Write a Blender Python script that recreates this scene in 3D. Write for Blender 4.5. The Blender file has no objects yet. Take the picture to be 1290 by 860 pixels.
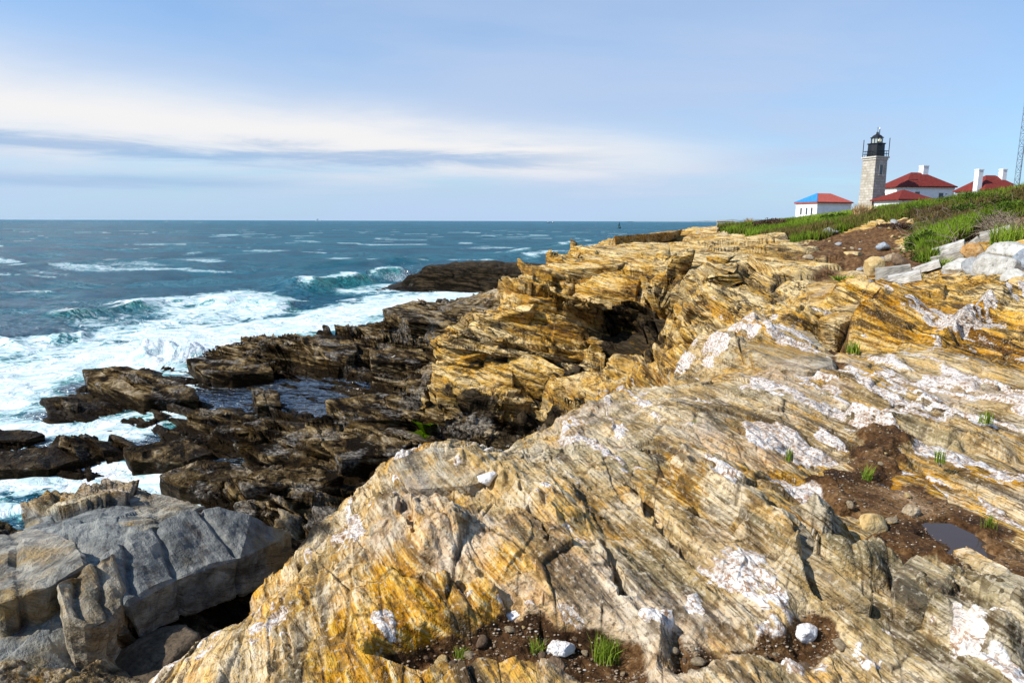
import bpy, bmesh, math, random
import numpy as np
from mathutils import Vector, Matrix

random.seed(7)
SC = bpy.context.scene
COL = SC.collection
F32 = np.float32

# ------------------------------------------------------------------ camera
EYE = np.array([0.0, 0.0, 7.0])
PITCH = math.radians(10.0)
FPX = 860.0                      # focal length in photo pixels (24 mm on 36 mm)
cam_d = bpy.data.cameras.new('camera')
cam_d.lens = 24.0
cam_d.sensor_width = 36.0
cam_d.clip_start = 0.05
cam_d.clip_end = 120000.0
cam = bpy.data.objects.new('camera', cam_d)
COL.objects.link(cam)
cam.location = EYE
cam.rotation_euler = (math.pi / 2 - PITCH, math.radians(-0.15), 0)
SC.camera = cam


def ray(px, py):
    u = (px - 645.0) / FPX
    v = -(py - 430.0) / FPX
    d = np.array([u, math.cos(PITCH) + v * math.sin(PITCH), v * math.cos(PITCH) - math.sin(PITCH)])
    return d


def at_z(px, py, z):
    """Point seen at a place in the photograph, lying at height z."""
    d = ray(px, py)
    k = (z - EYE[2]) / d[2]
    return EYE + d * k


def at_r(px, py, r):
    """Point seen at a place in the photograph, at horizontal range r."""
    d = ray(px, py)
    k = r / math.hypot(d[0], d[1])
    return EYE + d * k


# ------------------------------------------------------------------ noise
_rs = np.random.RandomState(11)
_LAT = _rs.rand(64, 64, 64).astype(F32) * 2 - 1
_LATF = _LAT.ravel()


def vn(x, y, z=None):
    """Smooth value noise in -1..1."""
    x = np.asarray(x, F32)
    y = np.asarray(y, F32)
    z = np.zeros_like(x) if z is None else np.asarray(z, F32)
    xi = np.floor(x); yi = np.floor(y); zi = np.floor(z)
    fx = x - xi; fy = y - yi; fz = z - zi
    xi = xi.astype(np.int32); yi = yi.astype(np.int32); zi = zi.astype(np.int32)
    fx = fx * fx * fx * (fx * (fx * 6 - 15) + 10)
    fy = fy * fy * fy * (fy * (fy * 6 - 15) + 10)
    fz = fz * fz * fz * (fz * (fz * 6 - 15) + 10)
    x0 = (xi & 63) << 12; x1 = ((xi + 1) & 63) << 12
    y0 = (yi & 63) << 6; y1 = ((yi + 1) & 63) << 6
    z0 = zi & 63; z1 = (zi + 1) & 63
    L = _LATF
    a = L[x0 | y0 | z0]; a += (L[x1 | y0 | z0] - a) * fx
    b = L[x0 | y1 | z0]; b += (L[x1 | y1 | z0] - b) * fx
    a += (b - a) * fy
    c = L[x0 | y0 | z1]; c += (L[x1 | y0 | z1] - c) * fx
    d = L[x0 | y1 | z1]; d += (L[x1 | y1 | z1] - d) * fx
    c += (d - c) * fy
    a += (c - a) * fz
    return a


def fbm(x, y, z, n=4, gain=0.5, lac=2.03):
    s = 0; amp = 1; tot = 0
    for k in range(n):
        s = s + amp * vn(x + 13.7 * k, y + 7.1 * k, z + 3.3 * k)
        tot += amp
        amp *= gain
        x = x * lac; y = y * lac; z = z * lac
    return s / tot * 1.6


def hsh(i, j=0, k=0):
    """Random 0..1 per integer cell."""
    i = np.asarray(i).astype(np.int64); j = np.asarray(j).astype(np.int64)
    h = (i * 374761393 + j * 668265263 + k * 1442695041) & 0x7fffffff
    h = ((h ^ (h >> 13)) * 1274126177) & 0x7fffffff
    h = h ^ (h >> 16)
    return ((h & 0xffff) / 65535.0).astype(F32)


def sstep(a, b, x):
    t = np.clip((x - a) / (b - a), 0, 1)
    return t * t * (3 - 2 * t)


def inpoly(x, y, poly):
    c = np.zeros(x.shape, bool)
    n = len(poly)
    for i in range(n):
        x0, y0 = poly[i]; x1, y1 = poly[(i + 1) % n]
        if y0 == y1:
            continue
        m = ((y0 > y) != (y1 > y)) & (x < (x1 - x0) * (y - y0) / (y1 - y0) + x0)
        c ^= m
    return c


def segdist(x, y, pts):
    """Distance to a polyline, plus the fraction along it."""
    best = np.full(x.shape, 1e9, F32); sgn = np.zeros(x.shape, F32); al = np.zeros(x.shape, F32)
    n = len(pts) - 1
    for i in range(n):
        ax, ay = pts[i][:2]; bx, by = pts[i + 1][:2]
        dx, dy = bx - ax, by - ay
        L2 = dx * dx + dy * dy + 1e-9
        t = np.clip(((x - ax) * dx + (y - ay) * dy) / L2, 0, 1)
        qx = x - ax - t * dx; qy = y - ay - t * dy
        d = np.sqrt(qx * qx + qy * qy)
        s = (dx * qy - dy * qx)
        m = d < best
        best = np.where(m, d, best); sgn = np.where(m, np.sign(s), sgn); al = np.where(m, (i + t) / n, al)
    return best, sgn, al


# ------------------------------------------------------------------ object helpers
def link(o, parent=None):
    COL.objects.link(o)
    if parent is not None:
        o.parent = parent
    return o


def tag(o, label=None, cat=None, group=None, kind=None):
    if label: o['label'] = label
    if cat: o['category'] = cat
    if group: o['group'] = group
    if kind: o['kind'] = kind
    return o


def np_mesh(name, V, Q, mats, attrs=None, smooth=True):
    me = bpy.data.meshes.new(name)
    nv = len(V); nf = len(Q); k = Q.shape[1]
    me.vertices.add(nv)
    me.vertices.foreach_set('co', np.ascontiguousarray(V, F32).ravel())
    me.loops.add(nf * k)
    me.loops.foreach_set('vertex_index', np.ascontiguousarray(Q, np.int32).ravel())
    me.polygons.add(nf)
    me.polygons.foreach_set('loop_start', np.arange(0, nf * k, k, dtype=np.int32))
    me.polygons.foreach_set('use_smooth', np.full(nf, smooth, bool))
    for kx, a in (attrs or {}).items():
        if a.ndim == 1:
            t = me.attributes.new(kx, 'FLOAT', 'POINT'); t.data.foreach_set('value', np.ascontiguousarray(a, F32))
        else:
            t = me.attributes.new(kx, 'FLOAT_VECTOR', 'POINT'); t.data.foreach_set('vector', np.ascontiguousarray(a, F32).ravel())
    me.update(calc_edges=True)
    for m in (mats if isinstance(mats, (list, tuple)) else [mats]):
        me.materials.append(m)
    return me


# ------------------------------------------------------------------ material helpers
class NT:
    def __init__(self, name):
        self.m = bpy.data.materials.new(name)
        self.m.use_nodes = True
        self.t = self.m.node_tree
        self.t.nodes.clear()
        self.out = self.t.nodes.new('ShaderNodeOutputMaterial')

    def n(self, typ, **kw):
        o = self.t.nodes.new(typ)
        for k, v in kw.items():
            setattr(o, k, v)
        return o

    def set(self, sock, v):
        if v is None:
            return
        if hasattr(v, 'is_output') or isinstance(v, bpy.types.NodeSocket):
            self.t.links.new(v, sock)
        else:
            if isinstance(v, (tuple, list)) and len(v) == 3 and sock.type == 'RGBA':
                v = (*v, 1)
            sock.default_value = v

    def math(self, op, a, b=None, c=None, clamp=False):
        o = self.n('ShaderNodeMath', operation=op, use_clamp=clamp)
        self.set(o.inputs[0], a)
        if b is not None: self.set(o.inputs[1], b)
        if c is not None: self.set(o.inputs[2], c)
        return o.outputs[0]

    def vmath(self, op, a, b=None):
        o = self.n('ShaderNodeVectorMath', operation=op)
        self.set(o.inputs[0], a)
        if b is not None: self.set(o.inputs[1], b)
        return o.outputs[0]

    def mix(self, f, a, b, blend='MIX'):
        o = self.n('ShaderNodeMix', data_type='RGBA', blend_type=blend, clamp_factor=True)
        self.set(o.inputs[0], f); self.set(o.inputs[6], a); self.set(o.inputs[7], b)
        return o.outputs[2]

    def attr(self, name, out='Fac'):
        o = self.n('ShaderNodeAttribute', attribute_name=name)
        return o.outputs[out]

    def noise(self, vec, scale=1.0, detail=4.0, rough=0.55, dist=0.0):
        o = self.n('ShaderNodeTexNoise')
        self.set(o.inputs['Vector'], vec)
        o.inputs['Scale'].default_value = scale
        o.inputs['Detail'].default_value = detail
        o.inputs['Roughness'].default_value = rough
        o.inputs['Distortion'].default_value = dist
        return o.outputs['Fac']

    def ramp(self, f, stops, interp='LINEAR'):
        o = self.n('ShaderNodeValToRGB')
        o.color_ramp.interpolation = interp
        els = o.color_ramp.elements
        while len(els) < len(stops):
            els.new(0.5)
        for e, (p, c) in zip(els, stops):
            e.position = p
            e.color = (*c, 1) if len(c) == 3 else c
        self.set(o.inputs[0], f)
        return o.outputs[0]

    def mr(self, f, a, b, c=0.0, d=1.0, smooth=True):
        o = self.n('ShaderNodeMapRange', interpolation_type='SMOOTHSTEP' if smooth else 'LINEAR')
        self.set(o.inputs[0], f)
        o.inputs[1].default_value = a; o.inputs[2].default_value = b
        o.inputs[3].default_value = c; o.inputs[4].default_value = d
        return o.outputs[0]

    def bump(self, h, dist, strength=1.0, normal=None):
        o = self.n('ShaderNodeBump')
        o.inputs['Strength'].default_value = strength
        o.inputs['Distance'].default_value = dist
        self.set(o.inputs['Height'], h)
        if normal is not None: self.set(o.inputs['Normal'], normal)
        return o.outputs[0]

    def pbsdf(self, color, rough=0.8, normal=None, spec=0.3, **kw):
        o = self.n('ShaderNodeBsdfPrincipled')
        self.set(o.inputs['Base Color'], color)
        self.set(o.inputs['Roughness'], rough)
        self.set(o.inputs['Specular IOR Level'], spec)
        if normal is not None: self.set(o.inputs['Normal'], normal)
        for k, v in kw.items():
            self.set(o.inputs[k], v)
        self.t.links.new(o.outputs[0], self.out.inputs['Surface'])
        return o

# white quartz bands and patches, outlined on the photograph
QUARTZ = [
    ([(495, 752), (560, 757), (625, 770), (665, 778), (663, 788), (620, 782), (545, 776), (495, 762)], 1.0),
    ([(630, 775), (662, 774), (664, 788), (632, 787)], 1.0),
    ([(870, 722), (920, 705), (960, 740), (985, 775), (960, 790), (900, 760), (875, 740)], .62),
    ([(780, 820), (840, 790), (880, 775), (890, 800), (840, 830), (790, 832)], 1.0),
    ([(950, 815), (1010, 800), (1090, 815), (1130, 850), (1120, 870), (970, 865)], .62),
    ([(630, 830), (660, 820), (680, 845), (672, 870), (625, 870)], .9),
    ([(1195, 805), (1270, 795), (1275, 815), (1205, 826)], .95),
    ([(1120, 800), (1180, 795), (1200, 830), (1150, 845)], .6),
    ([(935, 590), (1000, 592), (1060, 605), (1100, 622), (1095, 632), (1040, 622), (980, 612), (935, 602)], 1.1),
    ([(945, 532), (1000, 528), (1055, 552), (1060, 562), (1005, 553), (950, 548)], 1.1),
    ([(1100, 575), (1150, 580), (1215, 590), (1210, 604), (1150, 598), (1100, 590)], 1.05),
    ([(1135, 622), (1175, 618), (1215, 640), (1222, 655), (1185, 650), (1140, 636)], 1.05),
    ([(1215, 585), (1290, 610), (1320, 620), (1320, 640), (1280, 632), (1225, 605)], 1.0),
    ([(1070, 450), (1130, 445), (1200, 450), (1290, 465), (1320, 478), (1290, 490), (1200, 475), (1120, 480), (1070, 470)], .66),
    ([(1170, 425), (1200, 405), (1240, 385), (1290, 368), (1330, 372), (1330, 392), (1260, 402), (1205, 425), (1180, 440)], 1.0),
    ([(1080, 465), (1150, 480), (1190, 490), (1185, 500), (1120, 492), (1080, 478)], 1.0),
    ([(855, 445), (890, 430), (930, 420), (940, 428), (900, 448), (865, 460)], 1.0),
    ([(980, 415), (1010, 412), (1030, 435), (1020, 445), (985, 425)], .9),
    ([(1015, 430), (1050, 432), (1065, 448), (1050, 450), (1020, 442)], .9),
    ([(880, 490), (940, 478), (1000, 478), (1040, 490), (1010, 500), (930, 500), (885, 505)], .8),
    ([(720, 540), (790, 530), (850, 535), (860, 552), (800, 560), (730, 555)], .85),
    ([(490, 590), (545, 588), (600, 600), (605, 612), (545, 615), (490, 610)], .35),
    ([(410, 670), (470, 650), (500, 660), (480, 690), (420, 700)], .45),
    ([(240, 820), (330, 800), (400, 800), (420, 840), (300, 862), (220, 865)], .45),
    ([(410, 640), (450, 615), (470, 640), (430, 690)], .5),
    ([(640, 640), (720, 600), (800, 630), (790, 690), (700, 690)], .28),
    ([(770, 560), (850, 570), (880, 590), (800, 590)], .4),
    ([(1040, 480), (1090, 510), (1095, 525), (1050, 510)], .7),
    ([(1100, 555), (1140, 545), (1160, 560), (1110, 570)], .6),
    ([(850, 500), (905, 500), (930, 520), (860, 525)], .5),
    ([(420, 480), (500, 490), (520, 530), (440, 540)], .18),
    ([(930, 288), (880, 292), (860, 297), (920, 297)], .3),
]

QUARTZ = [(p, a * (1.18 if p[0][0] > 840 and p[0][1] < 700 else 1.0)) for p, a in QUARTZ]
QUARTZ += [([(1120, 500), (1200, 508), (1290, 520), (1320, 530), (1290, 534), (1200, 520), (1130, 512)], .8), ([(1000, 520), (1050, 515), (1120, 530), (1100, 540), (1040, 534)], .8),
           ([(840, 560), (900, 565), (935, 585), (900, 588), (850, 575)], .8), ([(1195, 560), (1290, 575), (1330, 590), (1290, 592), (1200, 572)], .8), ([(760, 500), (830, 480), (850, 490), (800, 512), (765, 520)], .7)]

# ------------------------------------------------------------------ terrain: base form
CP = []   # (azimuth, ln r, z)


def _add(p):
    r = math.hypot(p[0], p[1])
    CP.append((math.atan2(p[0], p[1]), math.log(r), p[2]))


def G(px, py, z): _add(at_z(px, py, z))
def R(px, py, r): _add(at_r(px, py, r))


def H(px, r, z):
    d = ray(px, 420)
    a = math.atan2(d[0], d[1])
    CP.append((a, math.log(r), z))


def S(px, py, z):
    p = at_z(px, py, 0.0); p[2] = z; _add(p)


# near ground, centre and right
for q in [(250, 855, 4.55), (450, 850, 5.02), (650, 850, 5.08), (850, 850, 5.08), (1050, 850, 5.12), (1280, 855, 5.3),
          (350, 800, 4.85), (560, 800, 5.06), (700, 795, 5.10), (470, 740, 5.16), (640, 720, 5.24), (560, 640, 5.28),
          (640, 640, 5.35), (760, 640, 5.36), (850, 760, 5.16), (800, 700, 5.24), (1000, 750, 5.24), (1140, 850, 5.15),
          (1290, 450, 5.32), (1290, 550, 5.25), (1290, 650, 5.33), (1290, 750, 5.38), (1150, 690, 5.22), (1190, 670, 5.22), (1100, 620, 5.26),
          (1100, 560, 5.3), (1000, 500, 5.36), (900, 480, 5.26), (1000, 600, 5.38), (900, 640, 5.36), (860, 590, 5.40),
          (1180, 450, 5.42), (1240, 395, 5.62), (1100, 470, 5.35), (1180, 540, 5.36), (930, 540, 5.34), (800, 560, 5.32), (1200, 780, 5.3), (1080, 700, 5.28)]:
    G(*q)
# rim of the near ledge, then its drop
for q in [(235, 835, 4.55), (330, 752, 4.72), (395, 692, 4.82), (430, 640, 4.95), (480, 598, 5.08), (560, 563, 5.28), (650, 572, 5.22),
          (740, 532, 5.0), (800, 490, 5.08), (860, 437, 5.2), (900, 420, 5.3), (950, 418, 5.42), (1000, 412, 5.55)]:
    G(*q)
for px, r, z in [(235, 3.9, 3.2), (330, 4.9, 3.1), (395, 5.9, 3.0), (430, 6.4, 3.0), (480, 7.0, 3.4), (560, 8.0, 3.6), (640, 8.2, 3.6), (740, 8.6, 3.6), (800, 9.6, 3.7), (860, 11.2, 3.9),
                 (480, 10, 1.3), (560, 11.5, 1.2), (640, 12, 1.3), (740, 12.5, 1.7), (800, 13, 2.4), (860, 13.5, 3.3), (900, 11.2, 4.6), (950, 10.6, 5.0), (1050, 10, 5.1), (1040, 11.5, 5.0)]:
    H(px, r, z)
# trench between ledge and the grey block
for q in [(250, 800, 1.75), (200, 845, 1.9), (320, 745, 1.35), (380, 690, 1.0), (150, 862, 2.1), (415, 660, 0.75)]:
    G(*q)
# left grey block
for q in [(268, 650, 2.6), (230, 730, 2.35), (184, 676, 2.72), (113, 722, 2.92), (167, 750, 2.5), (306, 704, 2.2), (360, 681, 1.75), (30, 760, 2.75),
          (30, 660, 2.35), (0, 638, 2.0), (80, 642, 2.0), (160, 630, 1.95), (235, 640, 1.9), (70, 790, 2.75), (0, 860, 2.75), (-120, 800, 2.6), (-150, 700, 2.3), (60, 700, 2.6)]:
    G(*q)
# undercut wall of the grey block above the trench: lip and foot
for px, py, z, f in [(140, 783, 2.62, 1.9), (161, 766, 2.52, 1.75), (195, 748, 2.42, 1.65), (230, 731, 2.34, 1.6), (268, 717, 2.27, 1.5), (306, 705, 2.18, 1.4), (335, 692, 2.0, 1.2), (360, 682, 1.75, 1.0), ]:
    p = at_z(px, py, z); _add(p)
    r = math.hypot(p[0], p[1]); k = (r - .16) / r
    _add((p[0] * k, p[1] * k, f))
for px, r, z in [(0, 14.5, 0.2), (80, 14.5, 0.2), (160, 14.0, 0.1), (235, 13.4, 0.1), (300, 12.6, 0.3), (-150, 14, 0.2), (-120, 4.5, 3.2), (0, 4.2, 3.4), (120, 4.2, 3.3)]:
    H(px, r, z)
# tidal rocks
for q in [(340, 640, 0.26), (390, 605, 0.48), (300, 618, 0.36), (270, 606, 0.10), (420, 565, 0.46), (350, 560, 0.41), (450, 520, 0.46), (500, 545, 0.41), (470, 490, 0.51), (400, 500, 0.41),
          (350, 520, 0.31), (250, 540, 0.26), (300, 550, 0.26), (180, 545, 0.30), (100, 572, 0.30), (40, 580, 0.26), (0, 577, .24), (-60, 575, .2), (140, 562, .32), (20, 533, .16), (60, 552, .1), (-40, 540, .15), (240, 570, .3),
          (110, 515, 0.31), (150, 490, 0.41), (200, 500, 0.26), (120, 475, 0.46), (90, 505, 0.21),
          (250, 462, 0.31), (290, 440, 0.46), (330, 425, 0.56), (370, 420, 0.66), (300, 470, 0.16), (430, 432, 0.71), (480, 432, 0.61), (400, 460, 0.56), (520, 450, 0.66), (530, 500, 0.56), (350, 480, 0.36),
          (500, 395, 1.3), (540, 383, 2.0), (590, 392, 2.0), (560, 412, 1.1), (520, 418, 0.46), (505, 405, 0.56), (560, 430, 0.56), (530, 437, 0.61),
          (600, 552, 0.26), (560, 552, 0.16), (525, 560, -0.24)]:
    G(*q)
for px, r, z in [(520, 72, 0.8), (540, 73, 2.4), (580, 74, 2.8), (620, 73, 2.7), (650, 70, 2.5), (510, 74, 0.5), (560, 71, 1.2), (620, 70, 1.2), (600, 79, 1.0), (540, 79, 0.4),
                 (680, 66, 2.6), (690, 78, 1.5), (720, 75, 2.5)]:
    H(px, r, z)
# sea floor
for q in [(0, 500, -.7), (40, 480, -.8), (100, 455, -.8), (0, 420, -1.5), (200, 400, -1.5), (400, 385, -1.2), (450, 372, -1), (350, 395, -.8), (220, 450, -.5), (0, 553, -.15), (110, 540, -.2),
          (0, 612, -.5), (100, 605, -.5), (200, 608, -.5), (240, 622, -.4), (150, 600, -.35), (-150, 610, -.5), (-150, 560, -.4), (-100, 500, -1), (430, 415, -.3), (470, 405, -.3), (600, 376, -.5), (560, 368, -.6), (640, 368, -.3), (480, 385, -.8),
          (270, 495, -.12), (250, 510, -.12), (310, 490, -.1), (0, 515, -.3), (420, 622, -.15), (400, 630, -.12), (465, 606, -.15), (490, 350, -1.5), (480, 330, -2), (560, 325, -2), (640, 322, -2), (700, 308, -2), (0, 380, -3), (200, 360, -3), (400, 330, -3),
          (0, 330, -5), (300, 310, -5), (500, 305, -5), (-300, 400, -3), (-300, 330, -5), (730, 300, -3), (690, 300, -4), (640, 556, -.15), (690, 548, -.12), (610, 566, -.05), (130, 535, -.1), (470, 425, -.1), (500, 470, .3)]:
    S(*q)
# golden headland
for q in [(548, 446, 23.4), (545, 470, 22.8), (545, 492, 22.2), (560, 514, 21.3), (600, 411, 24.2), (575, 428, 23.8), (640, 372, 25.2), (620, 390, 24.8), (665, 336, 26.6), (690, 318, 28.5), (720, 311, 35), (750, 306, 45), (800, 298, 72), (760, 299, 78), (850, 294, 88), (900, 291, 95),
          (640, 400, 24.0), (640, 440, 23.3), (640, 485, 22.0), (620, 524, 20.8), (700, 440, 22.8), (700, 400, 24.0), (700, 360, 25.8), (700, 335, 27.5), (760, 362, 25.2), (760, 330, 30), (830, 343, 24.5), (850, 320, 34), (700, 480, 21.6), (700, 520, 19.8),
          (600, 450, 23.2), (590, 490, 22.0), (770, 436, 24.0), (800, 405, 24.0), (790, 384, 23.6), (740, 395, 23.6), (770, 480, 21.2), (800, 500, 18), (750, 520, 17), (820, 460, 19),
          (838, 352, 22), (836, 420, 20.4), (842, 395, 19.8), (838, 452, 18), (870, 400, 17.0), (900, 380, 16), (900, 340, 24), (960, 402, 12.7), (1000, 350, 18), (1060, 397, 11.8), (1000, 310, 35), (1100, 370, 14.5),
          (950, 300, 55), (1000, 300, 46), (1100, 335, 24), (1040, 320, 29), (1160, 350, 18), (1200, 370, 15)]:
    R(*q)
for px, r, z in [(560, 27, 1.2), (600, 28.5, 1.3), (640, 31, 1.6), (670, 38, 2.0), (640, 40, 1.2), (700, 56, 2.6), (740, 70, 2.8), (790, 95, 1.0), (750, 95, -2), (850, 108, 0), (900, 120, 1.5), (800, 120, -3), (880, 135, -3), (870, 200, -5), (700, 110, -4)]:
    H(px, r, z)
# bank with grass, headland behind
for q in [(1100, 290, 37), (1060, 300, 37), (1100, 271, 46), (1200, 259, 40), (1290, 246, 36), (1290, 282, 27), (1290, 325, 19), (1230, 305, 26), (1290, 372, 13.5), (1180, 300, 31), (1000, 281, 72), (930, 289, 92), (1050, 276, 58), (1150, 267, 43),
          (960, 286, 82)]:
    R(*q)
for px, r, z in [(930, 120, 6.2), (1000, 110, 7.0), (1100, 80, 8.0), (1200, 70, 8.5), (1290, 60, 8.7), (1000, 160, 7.2), (1100, 160, 8.3), (1200, 160, 8.6), (1290, 160, 8.7), (1000, 210, 7), (1100, 230, 8), (1290, 230, 8), (930, 160, 4), (925, 220, -2),
                 (1000, 290, -4), (1150, 300, -4), (1290, 300, -4), (1500, 60, 9.3), (1500, 160, 9.2), (1500, 300, -4), (1500, 28, 8.2), (1500, 15, 6.4), (1500, 8, 5.6), (1500, 4, 5.45), (1500, 2, 5.35)]:
    H(px, r, z)
for a in (-2.9, -2.1, -1.5, 1.3, 1.9, 2.6):
    for r, z in ((0.4, 5.2), (1.5, 5.2), (5, 5.4 if a > 0 else 4.0), (20, 6.5 if a > 0 else 1.0), (80, 9 if a > 0 else -2.5), (300, 8 if a > 0 else -6)):
        CP.append((a, math.log(r), z))
for a in (-1.1, -0.7, -0.3, 0.1, 0.5, 0.9):
    for r, z in ((0.3, 5.2), (1.2, 5.15)):
        CP.append((a, math.log(r), z))
CP.append((-0.8, math.log(2.2), 4.6)); CP.append((-1.1, math.log(2.2), 4.7))

CP = np.array(CP)
# drop near duplicates
keep = []
for i, c in enumerate(CP):
    if all((c[0] - CP[j][0]) ** 2 + (c[1] - CP[j][1]) ** 2 > 1e-5 for j in keep):
        keep.append(i)
CP = CP[keep]


def _phi(d):
    return d


_n = len(CP)
_D = np.sqrt((CP[:, None, 0] - CP[None, :, 0]) ** 2 + (CP[:, None, 1] - CP[None, :, 1]) ** 2)
_A = np.zeros((_n + 3, _n + 3))
_A[:_n, :_n] = -_phi(_D) + np.eye(_n) * 0.0006
_A[:_n, _n] = 1; _A[:_n, _n + 1:] = CP[:, :2]
_A[_n, :_n] = 1; _A[_n + 1:, :_n] = CP[:, :2].T
_w = np.linalg.solve(_A, np.concatenate([CP[:, 2], [0, 0, 0]]))

AZ0, AZ1 = -math.pi, math.pi
_azc = np.concatenate([np.linspace(-math.pi, -0.95, 40, endpoint=False), np.linspace(-0.95, 0.95, 460), np.linspace(0.95, math.pi, 41)[1:]])
_lrc = np.linspace(math.log(0.25), math.log(330), 420)
_gz = np.zeros((len(_azc), len(_lrc)))
_AA, _LL = np.meshgrid(_azc, _lrc, indexing='ij')
for k in range(_n):
    _gz -= _w[k] * np.sqrt((_AA - CP[k, 0]) ** 2 + (_LL - CP[k, 1]) ** 2 + 2e-5)
_gz += _w[_n] + _w[_n + 1] * _AA + _w[_n + 2] * _LL
_gz = np.clip(_gz, -7, 10.5)


def zbase(az, lr):
    fi = np.interp(az, _azc, np.arange(len(_azc)))
    fj = np.clip((lr - _lrc[0]) / (_lrc[1] - _lrc[0]), 0, len(_lrc) - 1.001)
    i = np.minimum(fi.astype(int), len(_azc) - 2); j = fj.astype(int)
    u = fi - i; v = fj - j
    return (_gz[i, j] * (1 - u) + _gz[i + 1, j] * u) * (1 - v) + (_gz[i, j + 1] * (1 - u) + _gz[i + 1, j + 1] * u) * v


def hit(px, py):
    """Where the view ray of a place in the photograph first meets the base form (x, y, z)."""
    d = ray(px, py)
    h = math.hypot(d[0], d[1])
    r = np.exp(np.linspace(math.log(0.8), math.log(300), 4000))
    z = EYE[2] + d[2] / h * r
    zb = zbase(np.full_like(r, math.atan2(d[0], d[1])), np.log(r))
    m = np.nonzero(z < zb)[0]
    if len(m) == 0:
        return at_r(px, py, 120.0)
    return at_r(px, py, r[m[0]])


def hits(pts):
    return [tuple(hit(*p)[:2]) for p in pts]


# ------------------------------------------------------------------ terrain: fine grid
NA, NR = 1400, 1320
az = np.concatenate([np.linspace(-math.pi, -0.75, 40, endpoint=False), np.linspace(-0.75, 0.75, NA - 79), np.linspace(0.75, math.pi, 40)[1:]])
NA = len(az)
_lf = np.linspace(math.log(0.3), math.log(320), 2400)
_zz = zbase(np.repeat(az[:, None], len(_lf), 1), np.repeat(_lf[None], NA, 0))
_rr = np.exp(_lf)[None]
_phi_el = np.arctan2(_zz - EYE[2], _rr)
_dphi = np.diff(_phi_el, axis=1)
_dl = (_lf[1] - _lf[0])
_flo = np.interp(_lf[:-1], np.log([1.2, 2.0, 12, 30, 70, 110]), [.04, .22, .22, .14, .07, .02])[None]
_met = np.sqrt((_dphi * np.where(_dphi > 0, 1.0, 0.45)) ** 2 + (_flo * _dl) ** 2)
_cum = np.concatenate([np.zeros((NA, 1)), np.cumsum(_met, axis=1)], 1)
_cum /= _cum[:, -1:]
LR = np.zeros((NA, NR))
_tt = np.linspace(0, 1, NR)
for i in range(NA):
    LR[i] = np.interp(_tt, _cum[i], _lf)
for _ in range(3):       # keep neighbouring columns in step
    k = 6
    c = np.cumsum(np.concatenate([np.repeat(LR[:1], k + 1, 0), LR, np.repeat(LR[-1:], k, 0)], 0), axis=0)
    LR = (c[2 * k + 1:] - c[:-2 * k - 1]) / (2 * k + 1)
AZ = np.repeat(az[:, None], NR, 1)
RR = np.exp(LR)
X = RR * np.sin(AZ); Y = RR * np.cos(AZ); Z0 = zbase(AZ, LR)
X = X.astype(F32); Y = Y.astype(F32); Z0 = Z0.astype(F32); RR = RR.astype(F32); AZf = AZ.astype(F32); LRf = LR.astype(F32)


def normals(x, y, z):
    P = np.stack([x, y, z], -1)
    du = np.gradient(P, axis=0); dv = np.gradient(P, axis=1)
    n = np.cross(du, dv)
    n *= np.sign(n[..., 2:3] + 1e-9)
    n /= np.linalg.norm(n, axis=-1, keepdims=True) + 1e-9
    return n.astype(F32)


# --- zones -----------------------------------------------------------------
_vb = [(904, 291.5), (927, 294), (968, 300), (998, 303), (1018, 300), (1049, 297), (1076, 291), (1103, 284), (1140, 276), (1152, 284), (1157, 328), (1174, 332), (1197, 312), (1224, 301), (1236, 285), (1268, 280), (1290, 273)]
_va = []; _vr = []
for p in _vb:
    h = hit(*p); _va.append(math.atan2(h[0], h[1])); _vr.append(math.log(math.hypot(h[0], h[1])))
_va.append(1.2); _vr.append(math.log(16)); _va.append(3.2); _vr.append(math.log(12))
_va = np.array(_va); _vr = np.array(_vr)
_o = np.argsort(_va)
lrveg = np.interp(AZ, _va[_o], _vr[_o], left=9).astype(F32)
_wob = 0.05 * vn(X * .35, Y * .35) + 0.03 * vn(X * 1.1, Y * 1.1)
veg = sstep(-0.01, 0.03, LRf - lrveg + _wob) * (AZf > _va[_o][0] - 0.004)
_soilp = hits([(1012, 303), (1049, 297), (1100, 287), (1145, 278), (1151, 300), (1156, 335), (1155, 343), (1110, 352), (1085, 358), (1045, 330), (1020, 318)])
_sd, _, _ = segdist(X, Y, _soilp + _soilp[:1])
_ins = inpoly(X, Y, _soilp)
earth = sstep(-0.6, 0.5, np.where(_ins, _sd, -_sd) + 0.9 * vn(X * .7, Y * .7)) * (RR > 9)
earth = np.maximum(earth, sstep(.05, .4, veg) * (RR > 9)).astype(F32)


def blob(pts, w=0.06, noise=0.08, sc=3.0):
    """Soft mask of a patch outlined in the photograph, laid on the ground it covers."""
    P = hits(pts)
    d, _, _ = segdist(X, Y, P + P[:1])
    ins = inpoly(X, Y, P)
    return sstep(-w, w, np.where(ins, d, -d) + noise * fbm(X * sc, Y * sc, 0 * X, 3)).astype(F32)


# soil pockets among the near rock
soil = np.zeros_like(X)
for pts in ([(490, 850), (560, 815), (660, 805), (760, 812), (800, 835), (790, 875), (480, 875)],
            [(1075, 640), (1110, 612), (1150, 610), (1200, 630), (1275, 655), (1320, 700), (1320, 760), (1250, 745), (1180, 730), (1120, 705), (1085, 685)],
            [(1000, 585), (1100, 600), (1085, 560), (1120, 520), (1140, 540), (1120, 600), (1110, 640), (1060, 640)],
            [(865, 818), (930, 806), (990, 812), (1040, 805), (1060, 825), (1000, 850), (920, 875), (860, 872)],
            [(1075, 400), (1110, 385), (1060, 440), (1050, 470), (1040, 440)]):
    soil = np.maximum(soil, blob(pts, .1, .16))

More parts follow.
